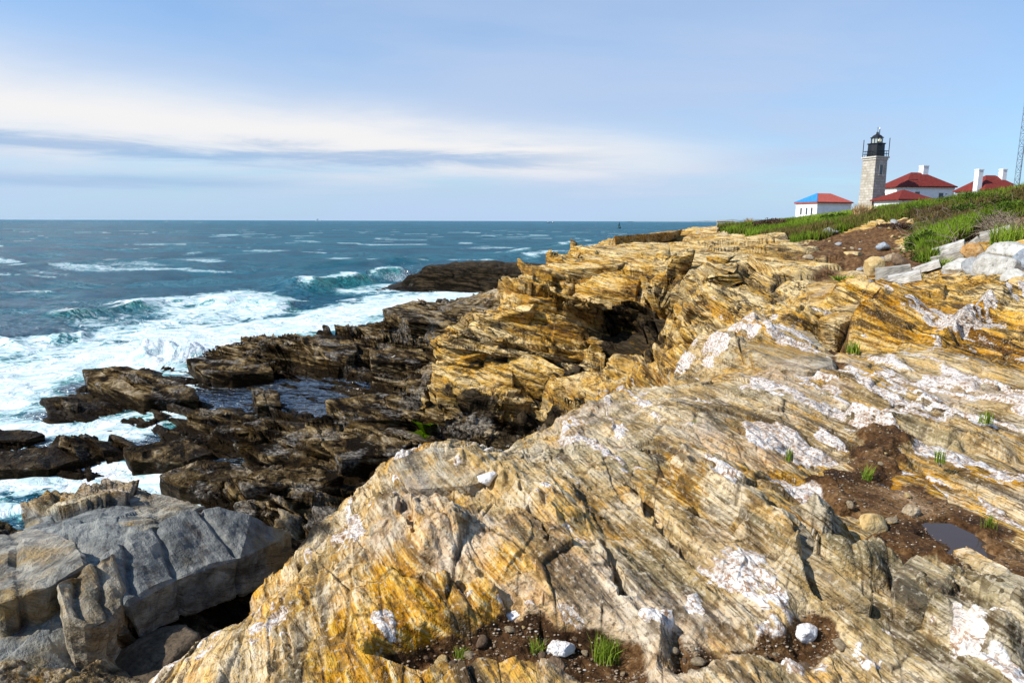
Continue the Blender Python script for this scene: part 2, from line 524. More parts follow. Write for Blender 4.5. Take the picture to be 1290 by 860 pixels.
# --- bedding coordinates -----------------------------------------------------
_st = math.radians(-16)
SX, SY = math.sin(_st), math.cos(_st)
EX, EY = math.cos(_st), -math.sin(_st)


_s2 = math.radians(-52)


def bed(x, y, z):
    sx = np.where(TMASK, math.sin(_s2), SX); sy = np.where(TMASK, math.cos(_s2), SY)
    a = x * sx + y * sy
    e = x * sy - y * sx
    lr = 0.5 * np.log(x * x + y * y + 0.1)
    dip = np.radians(40 - 24 * sstep(2.3, 3.1, lr)).astype(F32)
    t = z * np.cos(dip) + e * np.sin(dip)
    return a.astype(F32), e.astype(F32), t.astype(F32)


# outline of the golden headland on the ground
_hl = np.array(hits([(545, 494), (560, 518), (620, 527), (700, 535), (745, 530), (800, 505), (850, 446), (900, 425)]))
_hz = np.arctan2(_hl[:, 0], _hl[:, 1]); _hr = np.hypot(_hl[:, 0], _hl[:, 1])


def on_headland(az_, r_):
    """The headland lies beyond its foot and right of its seaward edge."""
    foot = np.interp(az_, _hz, _hr)
    sea_az = np.interp(np.log(r_), np.log([20, 23, 26, 28, 36, 50, 80, 110]), [_hz[0] - .01, _hz[0] - .012, -.05, .045, .085, .12, .16, .24])
    return (r_ > foot) & (az_ > np.maximum(sea_az, _hz[0] - .012)) & (r_ < 140)


HEAD = on_headland(AZ + .02 * vn(X * .5, Y * .5), RR * (1 + .03 * vn(X * .4 + 9, Y * .4)))
TMASK = (~HEAD) & (RR > 9) & (Z0 < 3.2) & (AZf < .3) & (blob([(-300, 640), (80, 640), (160, 628), (240, 640), (268, 648), (368, 678), (310, 712), (235, 740), (165, 776), (60, 900), (-300, 1000)], .05, .05) < .5)
_N = normals(X, Y, Z0)
_rad0 = np.abs(np.gradient(RR, axis=1))
_hd = sstep(.97, .88, _N[..., 2]) * sstep(14, 18, RR) * sstep(60, 40, RR) * sstep(.8, 1.6, Z0) * (1 - earth)
for lam_, k_, s_ in ((1.5, .85, 3), (.62, .75, 8)):
    t_ = Z0 + .20 * (X * EX + Y * EY) + .30 * lam_ * vn(X * .22 + s_, Y * .22) + .25 * lam_ * vn(X * .7 + s_, Y * .7)
    u_ = t_ / lam_ + .35 * vn(t_ / lam_ * .7 + s_, 0 * t_)
    f_ = u_ - np.floor(u_)
    lift = (sstep(.30, .62, f_) - f_) * lam_ * k_ * (.5 + .7 * sstep(-.3, .4, vn(X * .3 + 3 * s_, Y * .3)))
    Z0 = (Z0 + _hd * sstep(.5, .22, _rad0 / lam_) * lift).astype(F32)
# tilted slabs of the tidal belt: gentle backs sloping right, broken edges to the left
_td = sstep(1.9, 1.2, Z0) * sstep(9, 13, RR) * (RR < 60) * sstep(-.9, -.2, Z0) * (1 - earth)
_e = X * math.cos(_s2) - Y * math.sin(_s2); _a = X * math.sin(_s2) + Y * math.cos(_s2)
for lam_, am_, s_ in ((2.6, .46, 4), (1.05, .26, 14)):
    u_ = (_e + lam_ * (.55 * vn(_a / (4 * lam_) + s_, _e / (3 * lam_)) + .12 * vn(_a / lam_, _e / lam_ + s_))) / lam_
    i_ = np.floor(u_); f_ = u_ - i_
    L_ = lam_ * (3 + 6 * hsh(i_, 3, s_)); j_ = np.floor(_a / L_ + 9 * hsh(i_, 8, s_))
    k_ = .25 + 1.0 * hsh(i_, j_, s_)
    end_ = _a / L_ + 9 * hsh(i_, 8, s_) - j_
    saw = np.where(f_ < .16, f_ / .16, (1 - f_) / .84) * sstep(0, .12, end_) * sstep(1, .88, end_)
    Z0 = (Z0 + _td * am_ * (k_ * saw - .33) * sstep(3, 6, lam_ / (RR * .0016 + .0015))).astype(F32)
A_, E_, T_ = bed(X, Y, Z0)
_dr = np.abs(np.gradient(RR, axis=1)); _dzv = np.abs(np.gradient(Z0, axis=1))
LAT = RR * 0.0016 + 0.0015
RAD = np.minimum(np.sqrt(_dr ** 2 + _dzv ** 2), 20)
_da = np.abs(np.sin(AZf - _st)).astype(F32)
SPT = np.maximum(LAT, RAD * np.maximum(_da, .12)).astype(F32)      # spacing across the beds
SP = np.maximum(LAT, RAD * .6).astype(F32)


def flt(lam, s=None):
    return sstep(1.8, 4.5, lam / (SP if s is None else s))


def layers(a, e, t, lam, seed, sharp=.86):
    """Beds of uneven thickness: most lie nearly flush, some stand proud or are eaten back, some are parted by an open seam."""
    tw = t + lam * (0.6 * vn(t / (1.9 * lam) + 5 * seed, 0 * t, 0 * t) + 0.28 * vn(a / (9 * lam) + seed, e / (6 * lam), 0 * a + seed) + 0.04 * vn(a / (1.3 * lam), e / (1.3 * lam), 0 * a + seed * 2.1))
    u = tw / lam
    i = np.floor(u); f = u - i

    def val(ii):
        L = lam * (4 + 18 * hsh(ii, 5, seed))
        aw = a + lam * 1.5 * vn(e / (2 * lam), t / (2 * lam), a * 0 + seed)
        j = np.floor(aw / L + 10 * hsh(ii, 9, seed))
        h = hsh(ii, j, seed); k = hsh(ii, j, seed + 50)
        return (h - .5) * np.where(k > .62, 1.25, .30), h, k

    v0, h0, k0 = val(i); v1, _, _ = val(i + 1)
    s = sstep(sharp, 1.0, f)
    gro = np.exp(-((f - 1) / .10) ** 2) * (hsh(i, 3, seed) > .55) + np.exp(-(f / .10) ** 2) * (hsh(i - 1, 3, seed) > .55)
    return (v0 * (1 - s) + v1 * s + (0.5 - f) * 0.22 * (1 - s) - .30 * gro).astype(F32), h0


quartz = np.zeros_like(X)
for pts, amt in QUARTZ:
    P_ = np.array(hits(pts)); Q_ = np.roll(P_, -1, 0)
    s_ = float(np.clip(math.sqrt(abs((P_[:, 0] * Q_[:, 1] - Q_[:, 0] * P_[:, 1]).sum()) / 2), .08, .9))
    quartz = np.maximum(quartz, blob(pts, .10 * s_, .30 * s_, 1.2 / s_) * amt * .92)
_strk = fbm(A_ * .9, T_ * 7, E_ * .8, 4)
_strk2 = fbm(X * 3.1, Y * 3.1, Z0 * 3.1, 4)
_spread = sstep(.30, .56, fbm(A_ * .8 + 20, T_ * 3.4, E_ * .8, 4) + .12 * _strk2) * sstep(3.9, 5.0, Z0) * sstep(18, 9, RR) * sstep(-3.0, .5, E_) * .9
quartz = np.maximum(quartz, _spread * (1 - soil))
quartz = np.clip(quartz * sstep(-.30, .10, _strk * .9 + _strk2 * .45 + quartz * .42 - .34), 0, 1)

N0 = normals(X, Y, Z0)
DN = N0.copy(); DN[..., 2] += 0.45
DN /= np.linalg.norm(DN, axis=-1, keepdims=True)

rock = (1 - earth)
tidal = sstep(1.7, 1.0, Z0) * (RR > 9)
smooth = np.maximum(soil * 0.93, earth * 0.95)
blockm = inpoly(X, Y, hits([(-200, 640), (80, 640), (160, 628), (240, 640), (268, 648), (368, 678), (310, 712), (235, 740), (165, 776), (138, 800), (95, 862), (-200, 900)])).astype(F32)
amp = (1 - smooth) * (1 - 0.5 * blockm)
cliff = sstep(.92, .72, N0[..., 2]) * (RR > 13) * (RR < 60)

disp = np.zeros_like(X); lay = np.zeros_like(X); lw = 0
broad = 0.5 + 0.9 * sstep(-.3, .5, vn(X * .45, Y * .45, Z0 * .45))     # some places are smooth, some are torn
fine = 0.45 + 1.0 * sstep(-.25, .4, vn(X * 1.3 + 9, Y * 1.3, Z0 * 1.3))
for lam, g, sd in [(2.6, .20, 1), (1.15, .28, 2), (0.5, .30, 3), (0.22, .32, 4), (0.095, .34, 5), (0.042, .34, 6)]:
    w = flt(lam, SPT)
    if lam > 1:
        w = w * (0.25 + 0.75 * sstep(8, 18, RR)) * (1 + .5 * cliff + .2 * tidal)
    elif lam > 0.3:
        w = w * (0.22 + 0.88 * sstep(5, 14, RR)) * broad * (1 + .9 * cliff + .3 * tidal)
    else:
        w = w * fine * (1 + 1.2 * cliff) * ((.45 + 1.3 * sstep(5, 20, RR)) if lam > .15 else .9)
    v, v0 = layers(A_, E_, T_, lam, sd)
    disp += (g * lam) * v * w
    c = w * (1 if lam < 1.5 else .5)
    lay += v0 * c; lw = lw + c
lay = lay / np.maximum(lw, 1e-3)
for lam, g in ((3.0, .07), (1.2, .06), (0.45, .055), (0.17, .085), (0.07, .15), (.03, .16)):
    disp += g * lam * flt(lam) * fbm(X / lam, Y / lam, Z0 / lam, 2) * ((1 - .7 * np.maximum(cliff, tidal)) if lam > 1 else 1) * (1 - 0.5 * blockm * (lam < .3))


def cells(x, y, sc, seed):
    """Angular joint blocks: each cell has its own height and tilt."""
    x = x / sc; y = y / sc
    xi = np.floor(x); yi = np.floor(y)
    f1 = np.full(x.shape, 9, F32); f2 = np.full(x.shape, 9, F32); idv = np.zeros(x.shape, F32); tl = np.zeros(x.shape, F32)
    for i in (-1, 0, 1):
        for j in (-1, 0, 1):
            cx = xi + i; cy = yi + j
            dx = cx + hsh(cx, cy, seed) - x; dy = cy + hsh(cx, cy, seed + 1) - y
            d = np.sqrt(dx * dx + dy * dy)
            hid = hsh(cx, cy, seed + 2)
            m = d < f1
            f2 = np.where(m, f1, np.minimum(f2, d)); idv = np.where(m, hid, idv); f1 = np.where(m, d, f1)
            tl = np.where(m, dx * (hid * 2 - 1) + dy * (((hid * 7.13) % 1) * 2 - 1), tl)
    return f1, f2, idv, tl


crack = np.zeros_like(X)
wx = 0.22 * vn(X * 1.1, Y * 1.1, Z0); wy = 0.22 * vn(X * 1.1 + 50, Y * 1.1, Z0)
for sc, stepk, tk, ck, sd in ((4.5, .10, .22, .05, 11), (1.9, .10, .26, .06, 21), (0.75, .10, .30, .055, 31), (0.3, .11, .34, .05, 41), (0.12, .11, .34, .04, 51)):
    f1, f2, idv, tl = cells(A_ * .42 + wx * sc, (T_ * .75 + E_ * .35) + wy * sc, sc, sd)
    w = flt(sc * .6, np.maximum(SPT, SP * .5))
    if sc > 1.5: w = w * (0.2 + .8 * sstep(5, 15, RR)) * (1 + .5 * cliff)
    if sc > 4: w = w * sstep(14, 22, RR) * (1 - .6 * cliff) * (1 - .6 * tidal)
    elif sc > .5: w = w * (.38 + .62 * sstep(5, 12, RR)) * (1 - .3 * cliff) * (1 + .9 * blockm)
    disp += sc * (stepk * (idv - .5) + tk * .42 * tl) * w * (1 + .25 * tidal)
    c = sstep(0.09, 0.0, f2 - f1) * (idv > .45)
    disp -= ck * sc * c * w
    crack = np.maximum(crack, c * w)
# steep faces break into stacked blocks
for sc, stepk, sd in ((1.6, .42, 71), (.7, .34, 81), (.33, .3, 91)):
    f1, f2, idv, tl = cells(E_ * .45 + wx * sc * .6 + .5 * A_ * .3, T_ * 1.5 + wy * sc * .6, sc, sd)
    w = flt(sc * .4, LAT) * np.maximum(cliff, .4 * tidal)
    disp += sc * (stepk * (idv - .5) + .25 * tl) * w
    c = sstep(0.08, 0.0, f2 - f1) * (idv > .4)
    disp -= .10 * sc * c * w
    crack = np.maximum(crack, c * w)
disp *= amp * (.80 + .20 * sstep(9, 16, RR) + .2 * blockm) * (1 - sstep(10, 14, RR) * (.42 - .18 * cliff - .2 * tidal))
disp -= .12 * sstep(3.2, 4.5, RR) * sstep(13, 10, RR) * (1 - blockm) * (1 - soil) * (Z0 > 4)
disp += .018 * quartz * (1 + fbm(X * 9, Y * 9, Z0 * 9, 3)) * flt(.15)
disp += (0.02 * fbm(X * 6, Y * 6, 0 * X, 3) + .012 * fbm(X * 19, Y * 19, 0 * X, 2) * flt(.1)) * smooth * (1 - veg)
disp += earth * (0.25 * fbm(X * .9, Y * .9, Z0 * .9, 4)) * flt(1.0)
disp = disp - .12 * blockm
disp *= sstep(0.3, 1.0, RR)

exec_features = True
PX = X + DN[..., 0] * disp
PY = Y + DN[..., 1] * disp
PZ = Z0 + DN[..., 2] * disp

def ridge(pts, h, wl, wr, nz=.3):
    """A crest along a line: gentle on its left, steep on its right (seen along the line)."""
    global PZ
    P = hits(pts); h = h * 1.35
    d, s, al = segdist(PX, PY, P)
    d = -d * s
    d = d + nz * wl * vn(PX / wl * 1.3, PY / wl * 1.3) + .12 * wl * vn(PX / wl * 5, PY / wl * 5)
    env = sstep(0, .12, al) * sstep(1, .88, al)
    wr = np.maximum(wr, 4 * RAD)
    PZ = (PZ + h * env * np.where(d < 0, np.clip(1 + d / wl, 0, 1), np.clip(1 - d / wr, 0, 1))).astype(F32)


def gash(pts, depth, w, nz=.8):
    """An open crack along a line."""
    global PZ
    P = hits(pts); w = w * 1.5; depth = depth * 1.6
    d, s, al = segdist(PX, PY, P)
    d = d + .035 * vn(PX * 5, PY * 5) + .015 * vn(PX * 17, PY * 17) + nz * w * vn(PX / w * .5, PY / w * .5)
    env = sstep(0, .1, al) * sstep(1, .9, al)
    w = np.maximum(w, 2 * SP)
    PZ = (PZ - depth * env * np.clip(1.3 * (1 - d / w), 0, 1)).astype(F32)


ridge([(835, 580), (880, 612), (940, 650), (1000, 705), (1060, 770)], .16, .55, .10)
ridge([(1020, 660), (1060, 690), (1120, 735), (1200, 790), (1290, 840)], .13, .35, .07)
ridge([(1130, 690), (1170, 725), (1230, 765), (1300, 800)], .10, .25, .06)
ridge([(1070, 505), (1160, 530), (1290, 560)], .14, .7, .12)
ridge([(1060, 372), (1095, 392), (1050, 425)], .25, 1.0, .15)
ridge([(905, 455), (950, 428), (1005, 415), (1035, 440)], .12, .5, .2)
ridge([(1170, 432), (1215, 410), (1260, 388), (1330, 372)], .16, .3, .18)
ridge([(560, 590), (620, 605), (680, 640), (720, 690)], .08, .35, .08)
ridge([(470, 640), (520, 680), (560, 740)], .08, .3, .07)
gash([(692, 690), (690, 740), (686, 800), (688, 835)], .10, .014)
gash([(640, 600), (668, 650), (692, 692)], .08, .012)
gash([(760, 690), (775, 740), (792, 790)], .06, .012)
gash([(790, 600), (830, 660), (868, 720)], .08, .014)
gash([(500, 640), (520, 700), (530, 750)], .06, .014)
gash([(300, 770), (360, 740), (440, 725)], .08, .015)
gash([(560, 600), (620, 630), (660, 640)], .06, .012)
gash([(950, 640), (1010, 690), (1040, 740)], .10, .016)
gash([(430, 735), (520, 748), (610, 765), (700, 800)], .05, .04)
gash([(870, 645), (900, 655), (935, 662)], .22, .06)
gash([(1000, 690), (1020, 730), (1050, 775)], .14, .04)
gash([(1030, 410), (1060, 430), (1075, 445)], .3, .12)
gash([(835, 350), (832, 400), (838, 440)], .4, .25)
gash([(1130, 530), (1160, 540), (1220, 545)], .12, .04)
# hollow under the brow of the headland
_c = hit(775, 425)
_g = np.exp(-(((PX - _c[0]) / 1.9) ** 2 + ((PY - _c[1]) / 2.2) ** 2 + ((PZ - _c[2]) / 1.0) ** 2)).astype(F32)
PX = PX + _g * .9; PY = PY + _g * 3.0
_c = hit(690, 470)
_g = np.exp(-(((PX - _c[0]) / 3.2) ** 2 + ((PY - _c[1]) / 2.2) ** 2 + ((PZ - _c[2]) / .45) ** 2)).astype(F32)
PX = PX + _g * .3; PY = PY + _g * .9
# undercut of the grey block
_pl = hits([(118, 815), (161, 775), (230, 742), (306, 716), (355, 692)])
_d, _s, _al = segdist(PX, PY, _pl)
_g = (np.exp(-(_d / .35) ** 2) * np.exp(-((PZ - (2.0 - .6 * _al)) / .3) ** 2)).astype(F32)
PX = PX - .25 * _g; PY = PY + .45 * _g

PUDDLES = []
for pts in ([(1058, 684), (1085, 681), (1125, 690), (1160, 702), (1155, 716), (1120, 728), (1090, 712)], [(1112, 640), (1130, 634), (1150, 648), (1175, 660), (1170, 668), (1130, 664)],
            [(1165, 664), (1200, 662), (1240, 674), (1268, 690), (1255, 700), (1205, 698), (1180, 682)], [(1096, 606), (1110, 602), (1122, 618), (1105, 622)], [(950, 842), (985, 838), (1000, 852), (960, 858)]):
    P = hits(pts)
    lev = float(np.mean([zbase(np.array([math.atan2(*q)]), np.array([math.log(math.hypot(*q))]))[0] for q in P])) - .015
    m = blob(pts, .05, .10, 7.0)
    d_, _, _ = segdist(PX, PY, P + P[:1])
    rim_ = (d_ < .32) | inpoly(PX, PY, P)
    PZ = np.where(rim_, np.maximum(PZ, lev + .012 + .015 * np.abs(vn(X * 7, Y * 7))), PZ)
    PZ = (PZ * (1 - m) + m * (lev - .022 + .030 * vn(X * 8, Y * 8))).astype(F32)
    PUDDLES.append((P, lev))
algae = np.zeros_like(X)
for pts in ([(508, 560), (518, 545), (545, 548), (555, 556), (535, 562)],):
    algae = np.maximum(algae, blob(pts, .25, .5, 1.5))

damp = np.zeros_like(X)  # black wet rock, with the shade of trench and hollow painted in
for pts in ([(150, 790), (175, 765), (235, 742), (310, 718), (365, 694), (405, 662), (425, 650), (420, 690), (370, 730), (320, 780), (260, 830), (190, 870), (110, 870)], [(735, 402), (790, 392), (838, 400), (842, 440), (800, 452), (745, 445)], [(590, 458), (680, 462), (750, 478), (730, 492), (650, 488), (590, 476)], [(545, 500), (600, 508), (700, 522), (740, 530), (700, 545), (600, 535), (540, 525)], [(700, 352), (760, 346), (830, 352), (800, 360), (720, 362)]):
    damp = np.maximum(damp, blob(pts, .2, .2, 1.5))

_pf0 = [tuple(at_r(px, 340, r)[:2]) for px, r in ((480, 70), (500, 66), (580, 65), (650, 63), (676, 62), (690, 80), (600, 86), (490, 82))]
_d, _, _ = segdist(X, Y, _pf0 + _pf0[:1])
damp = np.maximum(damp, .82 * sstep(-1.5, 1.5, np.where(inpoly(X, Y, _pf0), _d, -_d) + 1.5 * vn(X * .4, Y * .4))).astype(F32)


# ------------------------------------------------------------------ surface attributes
A2, E2, T2 = bed(PX, PY, PZ)
Q2 = (E2 * math.cos(.6) - PZ * math.sin(.6)).astype(F32)

gold = np.where(RR > 24, np.maximum(HEAD, sstep(14, 19, RR) * sstep(3, 4, PZ)), np.maximum(HEAD, sstep(15, 19, RR) * (PZ > 3.4))).astype(F32) * (1 - earth)
iq = np.arange(NA * NR).reshape(NA, NR)
QUADS = np.stack([iq[:-1, :-1].ravel(), iq[:-1, 1:].ravel(), iq[1:, 1:].ravel(), iq[1:, :-1].ravel()], 1)[:, ::-1]
VALL = np.stack([PX.ravel(), PY.ravel(), PZ.ravel()], 1)
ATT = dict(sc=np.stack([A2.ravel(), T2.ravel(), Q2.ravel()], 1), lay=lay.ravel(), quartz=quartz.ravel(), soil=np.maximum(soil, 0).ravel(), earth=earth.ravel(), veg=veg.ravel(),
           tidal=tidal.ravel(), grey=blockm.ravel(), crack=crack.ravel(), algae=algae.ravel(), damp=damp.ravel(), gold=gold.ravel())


def cut_out(name, mask, mat):
    """One mesh of the ground quads whose corners fall in the mask."""
    q = QUADS[mask]
    used, inv = np.unique(q.ravel(), return_inverse=True)
    me = np_mesh(name, VALL[used], inv.reshape(-1, 4), mat, {k: v[used] for k, v in ATT.items()})
    return link(bpy.data.objects.new(name, me))

# ------------------------------------------------------------------ materials
def rock_material():
    k = NT('layered rock')
    sc = k.attr('sc', 'Vector')
    q = k.attr('quartz'); soil = k.attr('soil'); earth = k.attr('earth'); tidal = k.attr('tidal'); lay = k.attr('lay'); grey = k.attr('grey')
    geo = k.n('ShaderNodeNewGeometry')
    pos = geo.outputs['Position']
    sepz = k.n('ShaderNodeSeparateXYZ'); k.set(sepz.inputs[0], pos); z = sepz.outputs[2]
    warp = k.n('ShaderNodeTexNoise'); k.set(warp.inputs['Vector'], pos); warp.inputs['Scale'].default_value = 1.7; warp.inputs['Detail'].default_value = 3
    wv = k.vmath('MULTIPLY', k.vmath('SUBTRACT', warp.outputs['Color'], (.5, .5, .5)), (.07, .035, .05))
    scw = k.vmath('ADD', sc, wv)
    s_broad = k.vmath('MULTIPLY', scw, (.35, 2.2, .5))
    s_mid = k.vmath('MULTIPLY', scw, (1.2, 10, 1.6))
    s_fine = k.vmath('MULTIPLY', scw, (4.5, 55, 6))
    n_b = k.noise(s_broad, 1, 4, .55)
    n_m = k.noise(s_mid, 1, 5, .6)
    n_f = k.noise(s_fine, 1, 3, .6)
    n_p = k.noise(pos, .55, 4, .6)
    n_p2 = k.noise(pos, 2.6, 5, .62)
    n_g = k.noise(pos, 38, 4, .65)
    n_s = k.noise(pos, 9, 5, .65)
    # hue of each bed: grey green, tan, cream
    f = k.math('ADD', k.math('MULTIPLY', n_b, .45), k.math('ADD', k.math('MULTIPLY', n_m, .45), k.math('MULTIPLY', k.math('SUBTRACT', lay, .25), .2)))
    f = k.mr(f, .33, .67, 0, 1, False)
    c = k.ramp(f, [(.14, (.10, .07, .038)), (.32, (.25, .185, .10)), (.48, (.44, .32, .165)), (.64, (.56, .435, .26)), (.85, (.64, .55, .40))])
    gg = k.ramp(f, [(.15, (.075, .072, .05)), (.45, (.25, .235, .165)), (.65, (.40, .37, .28)), (.85, (.55, .52, .44))])
    fg = k.mr(k.math('ADD', k.noise(k.vmath('ADD', k.vmath('MULTIPLY', sc, (.45, 1.6, .5)), (7, 3, 1)), 1, 3, .5), k.math('MULTIPLY', k.math('SUBTRACT', n_s, .5), .35)), .50, .62)
    c = k.mix(k.math('MULTIPLY', fg, .6), c, gg)
    # rust staining
    st = k.math('ADD', k.math('MULTIPLY', n_p, .6), k.math('MULTIPLY', n_m, .45))
    fo = k.mr(st, .49, .60)
    oc = k.ramp(n_f, [(.33, (.22, .085, .010)), (.46, (.52, .25, .022)), (.56, (.68, .40, .065)), (.68, (.80, .58, .20))])
    c = k.mix(k.math('MULTIPLY', fo, .62), c, oc)
    # the headland beyond is yellower
    gd = k.attr('gold')
    gc = k.ramp(f, [(.10, (.22, .10, .018)), (.28, (.52, .28, .055)), (.50, (.70, .455, .15)), (.78, (.80, .64, .38))])
    c = k.mix(k.math('MULTIPLY', gd, k.mr(n_p, .36, .56, .7, 1)), c, gc)
    # pale weathered skin
    fp = k.mr(k.math('ADD', k.math('MULTIPLY', n_p2, .65), k.math('MULTIPLY', n_f, .4)), .50, .64)
    c = k.mix(k.math('MULTIPLY', fp, k.math('SUBTRACT', .74, k.math('MULTIPLY', gd, .62))), c, (.66, .585, .46))
    # thin dark seams between leaves of rock
    seam = k.mr(n_f, .44, .34)
    seam2 = k.mr(n_m, .41, .34)
    pat = k.mr(k.noise(pos, 1.35, 4, .6), .40, .60, .12, .9)
    c = k.mix(k.math('MULTIPLY', seam, pat), c, (.10, .068, .035))
    c = k.mix(k.math('MULTIPLY', seam2, k.math('MULTIPLY', pat, .8)), c, (.07, .05, .03))
    pk = k.mr(k.noise(k.vmath('ADD', pos, (17, 5, 3)), .9, 4, .55), .53, .64, 0, .6)
    c = k.mix(k.math('MULTIPLY', pk, k.math('SUBTRACT', .95, k.math('MULTIPLY', gd, .8))), c, k.ramp(n_s, [(.36, (.36, .25, .175)), (.5, (.54, .44, .35)), (.62, (.64, .57, .49))]))
    n_w = k.noise(k.vmath('MULTIPLY', scw, (.55, 4.2, .8)), 1, 6, .66)
    c = k.mix(k.math('MULTIPLY', k.mr(n_w, .44, .35, 0, .72), k.math('SUBTRACT', 1.0, k.math('MULTIPLY', gd, .6))), c, (.085, .058, .033))
    c = k.mix(k.mr(n_w, .56, .66, 0, .45), c, (.70, .60, .44))
    c = k.mix(k.math('MULTIPLY', gd, k.mr(n_w, .44, .36, 0, .8)), c, (.06, .034, .014))
    c = k.mix(k.math('MULTIPLY', gd, k.mr(n_w, .54, .62, 0, .6)), c, (.78, .62, .36))
    n_l = k.noise(k.vmath('MULTIPLY', scw, (.32, 2.6, .55)), 1, 4, .55)
    ln = k.mr(k.math('ABSOLUTE', k.math('SUBTRACT', n_l, .5)), .020, .003)
    ln2 = k.mr(k.math('ABSOLUTE', k.math('SUBTRACT', n_w, .5)), .018, .002)
    seams = k.math('MAXIMUM', ln, k.math('MULTIPLY', ln2, .6))
    c = k.mix(k.math('MULTIPLY', seams, k.math('ADD', .25, k.math('MULTIPLY', gd, .6))), c, (.05, .032, .016))
    crk = k.attr('crack')
    c = k.mix(k.math('MULTIPLY', crk, .6), c, (.06, .042, .026))
    # speckle
    c = k.mix(k.mr(n_g, .54, .66, 0, .5), c, (.64, .575, .47))
    c = k.mix(k.mr(n_g, .44, .33, 0, .65), c, (.09, .062, .038))
    c = k.mix(k.mr(n_s, .43, .34, 0, .6), c, (.13, .09, .05))
    # grey slate block
    gb = k.ramp(k.math('ADD', k.math('MULTIPLY', n_p2, .7), k.math('MULTIPLY', n_s, .3)), [(.36, (.10, .105, .10)), (.48, (.17, .185, .19)), (.60, (.30, .305, .285))])
    gb = k.mix(k.mr(n_p, .52, .62, 0, .55), gb, (.34, .26, .13))
    gb = k.mix(k.math('MULTIPLY', seam2, .5), gb, (.08, .06, .045))
    c = k.mix(k.math('MULTIPLY', grey, .92), c, gb)
    # dark weed and wet rock of the tidal belt
    td = k.ramp(k.mr(k.math('ADD', k.math('MULTIPLY', n_b, .30), k.math('ADD', k.math('MULTIPLY', n_m, .25), k.math('ADD', k.math('MULTIPLY', n_p2, .15), k.math('MULTIPLY', n_w, .40)))), .44, .66, 0, 1, False),
                [(.12, (.010, .008, .005)), (.34, (.038, .027, .015)), (.52, (.10, .073, .041)), (.68, (.22, .17, .105)), (.88, (.46, .39, .29))])
    td = k.mix(k.mr(n_p2, .53, .64, 0, .6), td, (.085, .050, .014))
    td = k.mix(k.mr(n_w, .48, .42, 0, .9), td, (.014, .010, .006))
    dry = k.mr(k.math('ADD', k.math('MULTIPLY', n_p, .55), k.math('MULTIPLY', n_w, .5)), .53, .62)
    td = k.mix(k.math('MULTIPLY', dry, .8), td, k.ramp(n_m, [(.36, (.06, .043, .022)), (.48, (.20, .145, .078)), (.6, (.38, .30, .18))]))
    gy = k.mr(k.noise(k.vmath('ADD', pos, (41, 9, 2)), .8, 5, .65), .52, .60)
    td = k.mix(k.math('MULTIPLY', gy, .7), td, k.ramp(n_s, [(.38, (.05, .045, .04)), (.5, (.19, .175, .155)), (.62, (.42, .39, .35))]))
    ft = k.math('MULTIPLY', k.mr(k.math('ADD', k.math('ADD', z, k.math('MULTIPLY', gd, 1.0)), k.math('MULTIPLY', k.math('SUBTRACT', n_p2, .5), 2.2)), 2.75, 1.55), k.math('SUBTRACT', k.math('SUBTRACT', 1.0, k.math('MULTIPLY', gd, .45)), k.math('MULTIPLY', grey, .8)))
    c = k.mix(ft, c, td)
    wet = k.mr(k.math('ADD', z, k.math('MULTIPLY', k.math('SUBTRACT', n_s, .5), .8)), .62, .2)
    c = k.mix(k.math('MULTIPLY', wet, .85), c, (.022, .015, .008))
    al = k.mr(k.math('ADD', k.attr('algae'), k.math('MULTIPLY', k.math('SUBTRACT', n_s, .5), 1.2)), .5, .7)
    c = k.mix(al, c, k.ramp(n_g, [(.35, (.03, .055, .008)), (.65, (.12, .19, .02))]))
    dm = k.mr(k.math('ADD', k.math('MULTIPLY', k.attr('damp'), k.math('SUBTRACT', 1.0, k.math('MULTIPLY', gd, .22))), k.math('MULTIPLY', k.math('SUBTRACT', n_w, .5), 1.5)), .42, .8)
    c = k.mix(k.math('MULTIPLY', dm, .97), c, k.mix(k.mr(n_w, .45, .60), (.012, .010, .007), (.07, .054, .036)))  # wet rock colour that also carries the painted shade of trench and hollow
    # white vein quartz with rusty grime in its cracks
    qn = k.math('ADD', q, k.math('ADD', k.math('MULTIPLY', k.math('SUBTRACT', n_s, .5), 2.2), k.math('MULTIPLY', k.math('SUBTRACT', n_m, .5), 2.6)))
    fq = k.math('MULTIPLY', k.mr(qn, .40, .53), k.mr(q, .03, .16))
    qc = k.ramp(k.math('ADD', k.math('MULTIPLY', n_g, .6), k.math('MULTIPLY', n_p2, .4)), [(.34, (.18, .115, .065)), (.43, (.42, .33, .26)), (.49, (.60, .555, .51)), (.57, (.71, .69, .665)), (.75, (.76, .75, .74))])
    ck = k.math('ABSOLUTE', k.math('SUBTRACT', k.noise(pos, 7.0, 4, .6, .4), .5))
    qc = k.mix(k.math('MULTIPLY', k.mr(ck, .028, .004), k.mr(n_p2, .40, .58, .2, .85)), qc, (.26, .15, .08))
    qc = k.mix(k.mr(n_p2, .57, .68, 0, .5), qc, (.56, .45, .37))
    c = k.mix(fq, c, qc)
    # brown soil and grit
    sn = k.math('ADD', soil, k.math('MULTIPLY', k.math('SUBTRACT', n_s, .5), .9))
    fs = k.mr(sn, .42, .62)
    soc = k.ramp(k.math('ADD', k.math('MULTIPLY', n_g, .35), k.math('MULTIPLY', n_p2, .65)), [(.38, (.035, .020, .010)), (.48, (.10, .058, .03)), (.57, (.21, .135, .075)), (.68, (.40, .30, .21))])
    c = k.mix(fs, c, soc)
    fe = k.mr(k.math('ADD', earth, k.math('MULTIPLY', k.math('SUBTRACT', n_p2, .5), .8)), .4, .62)
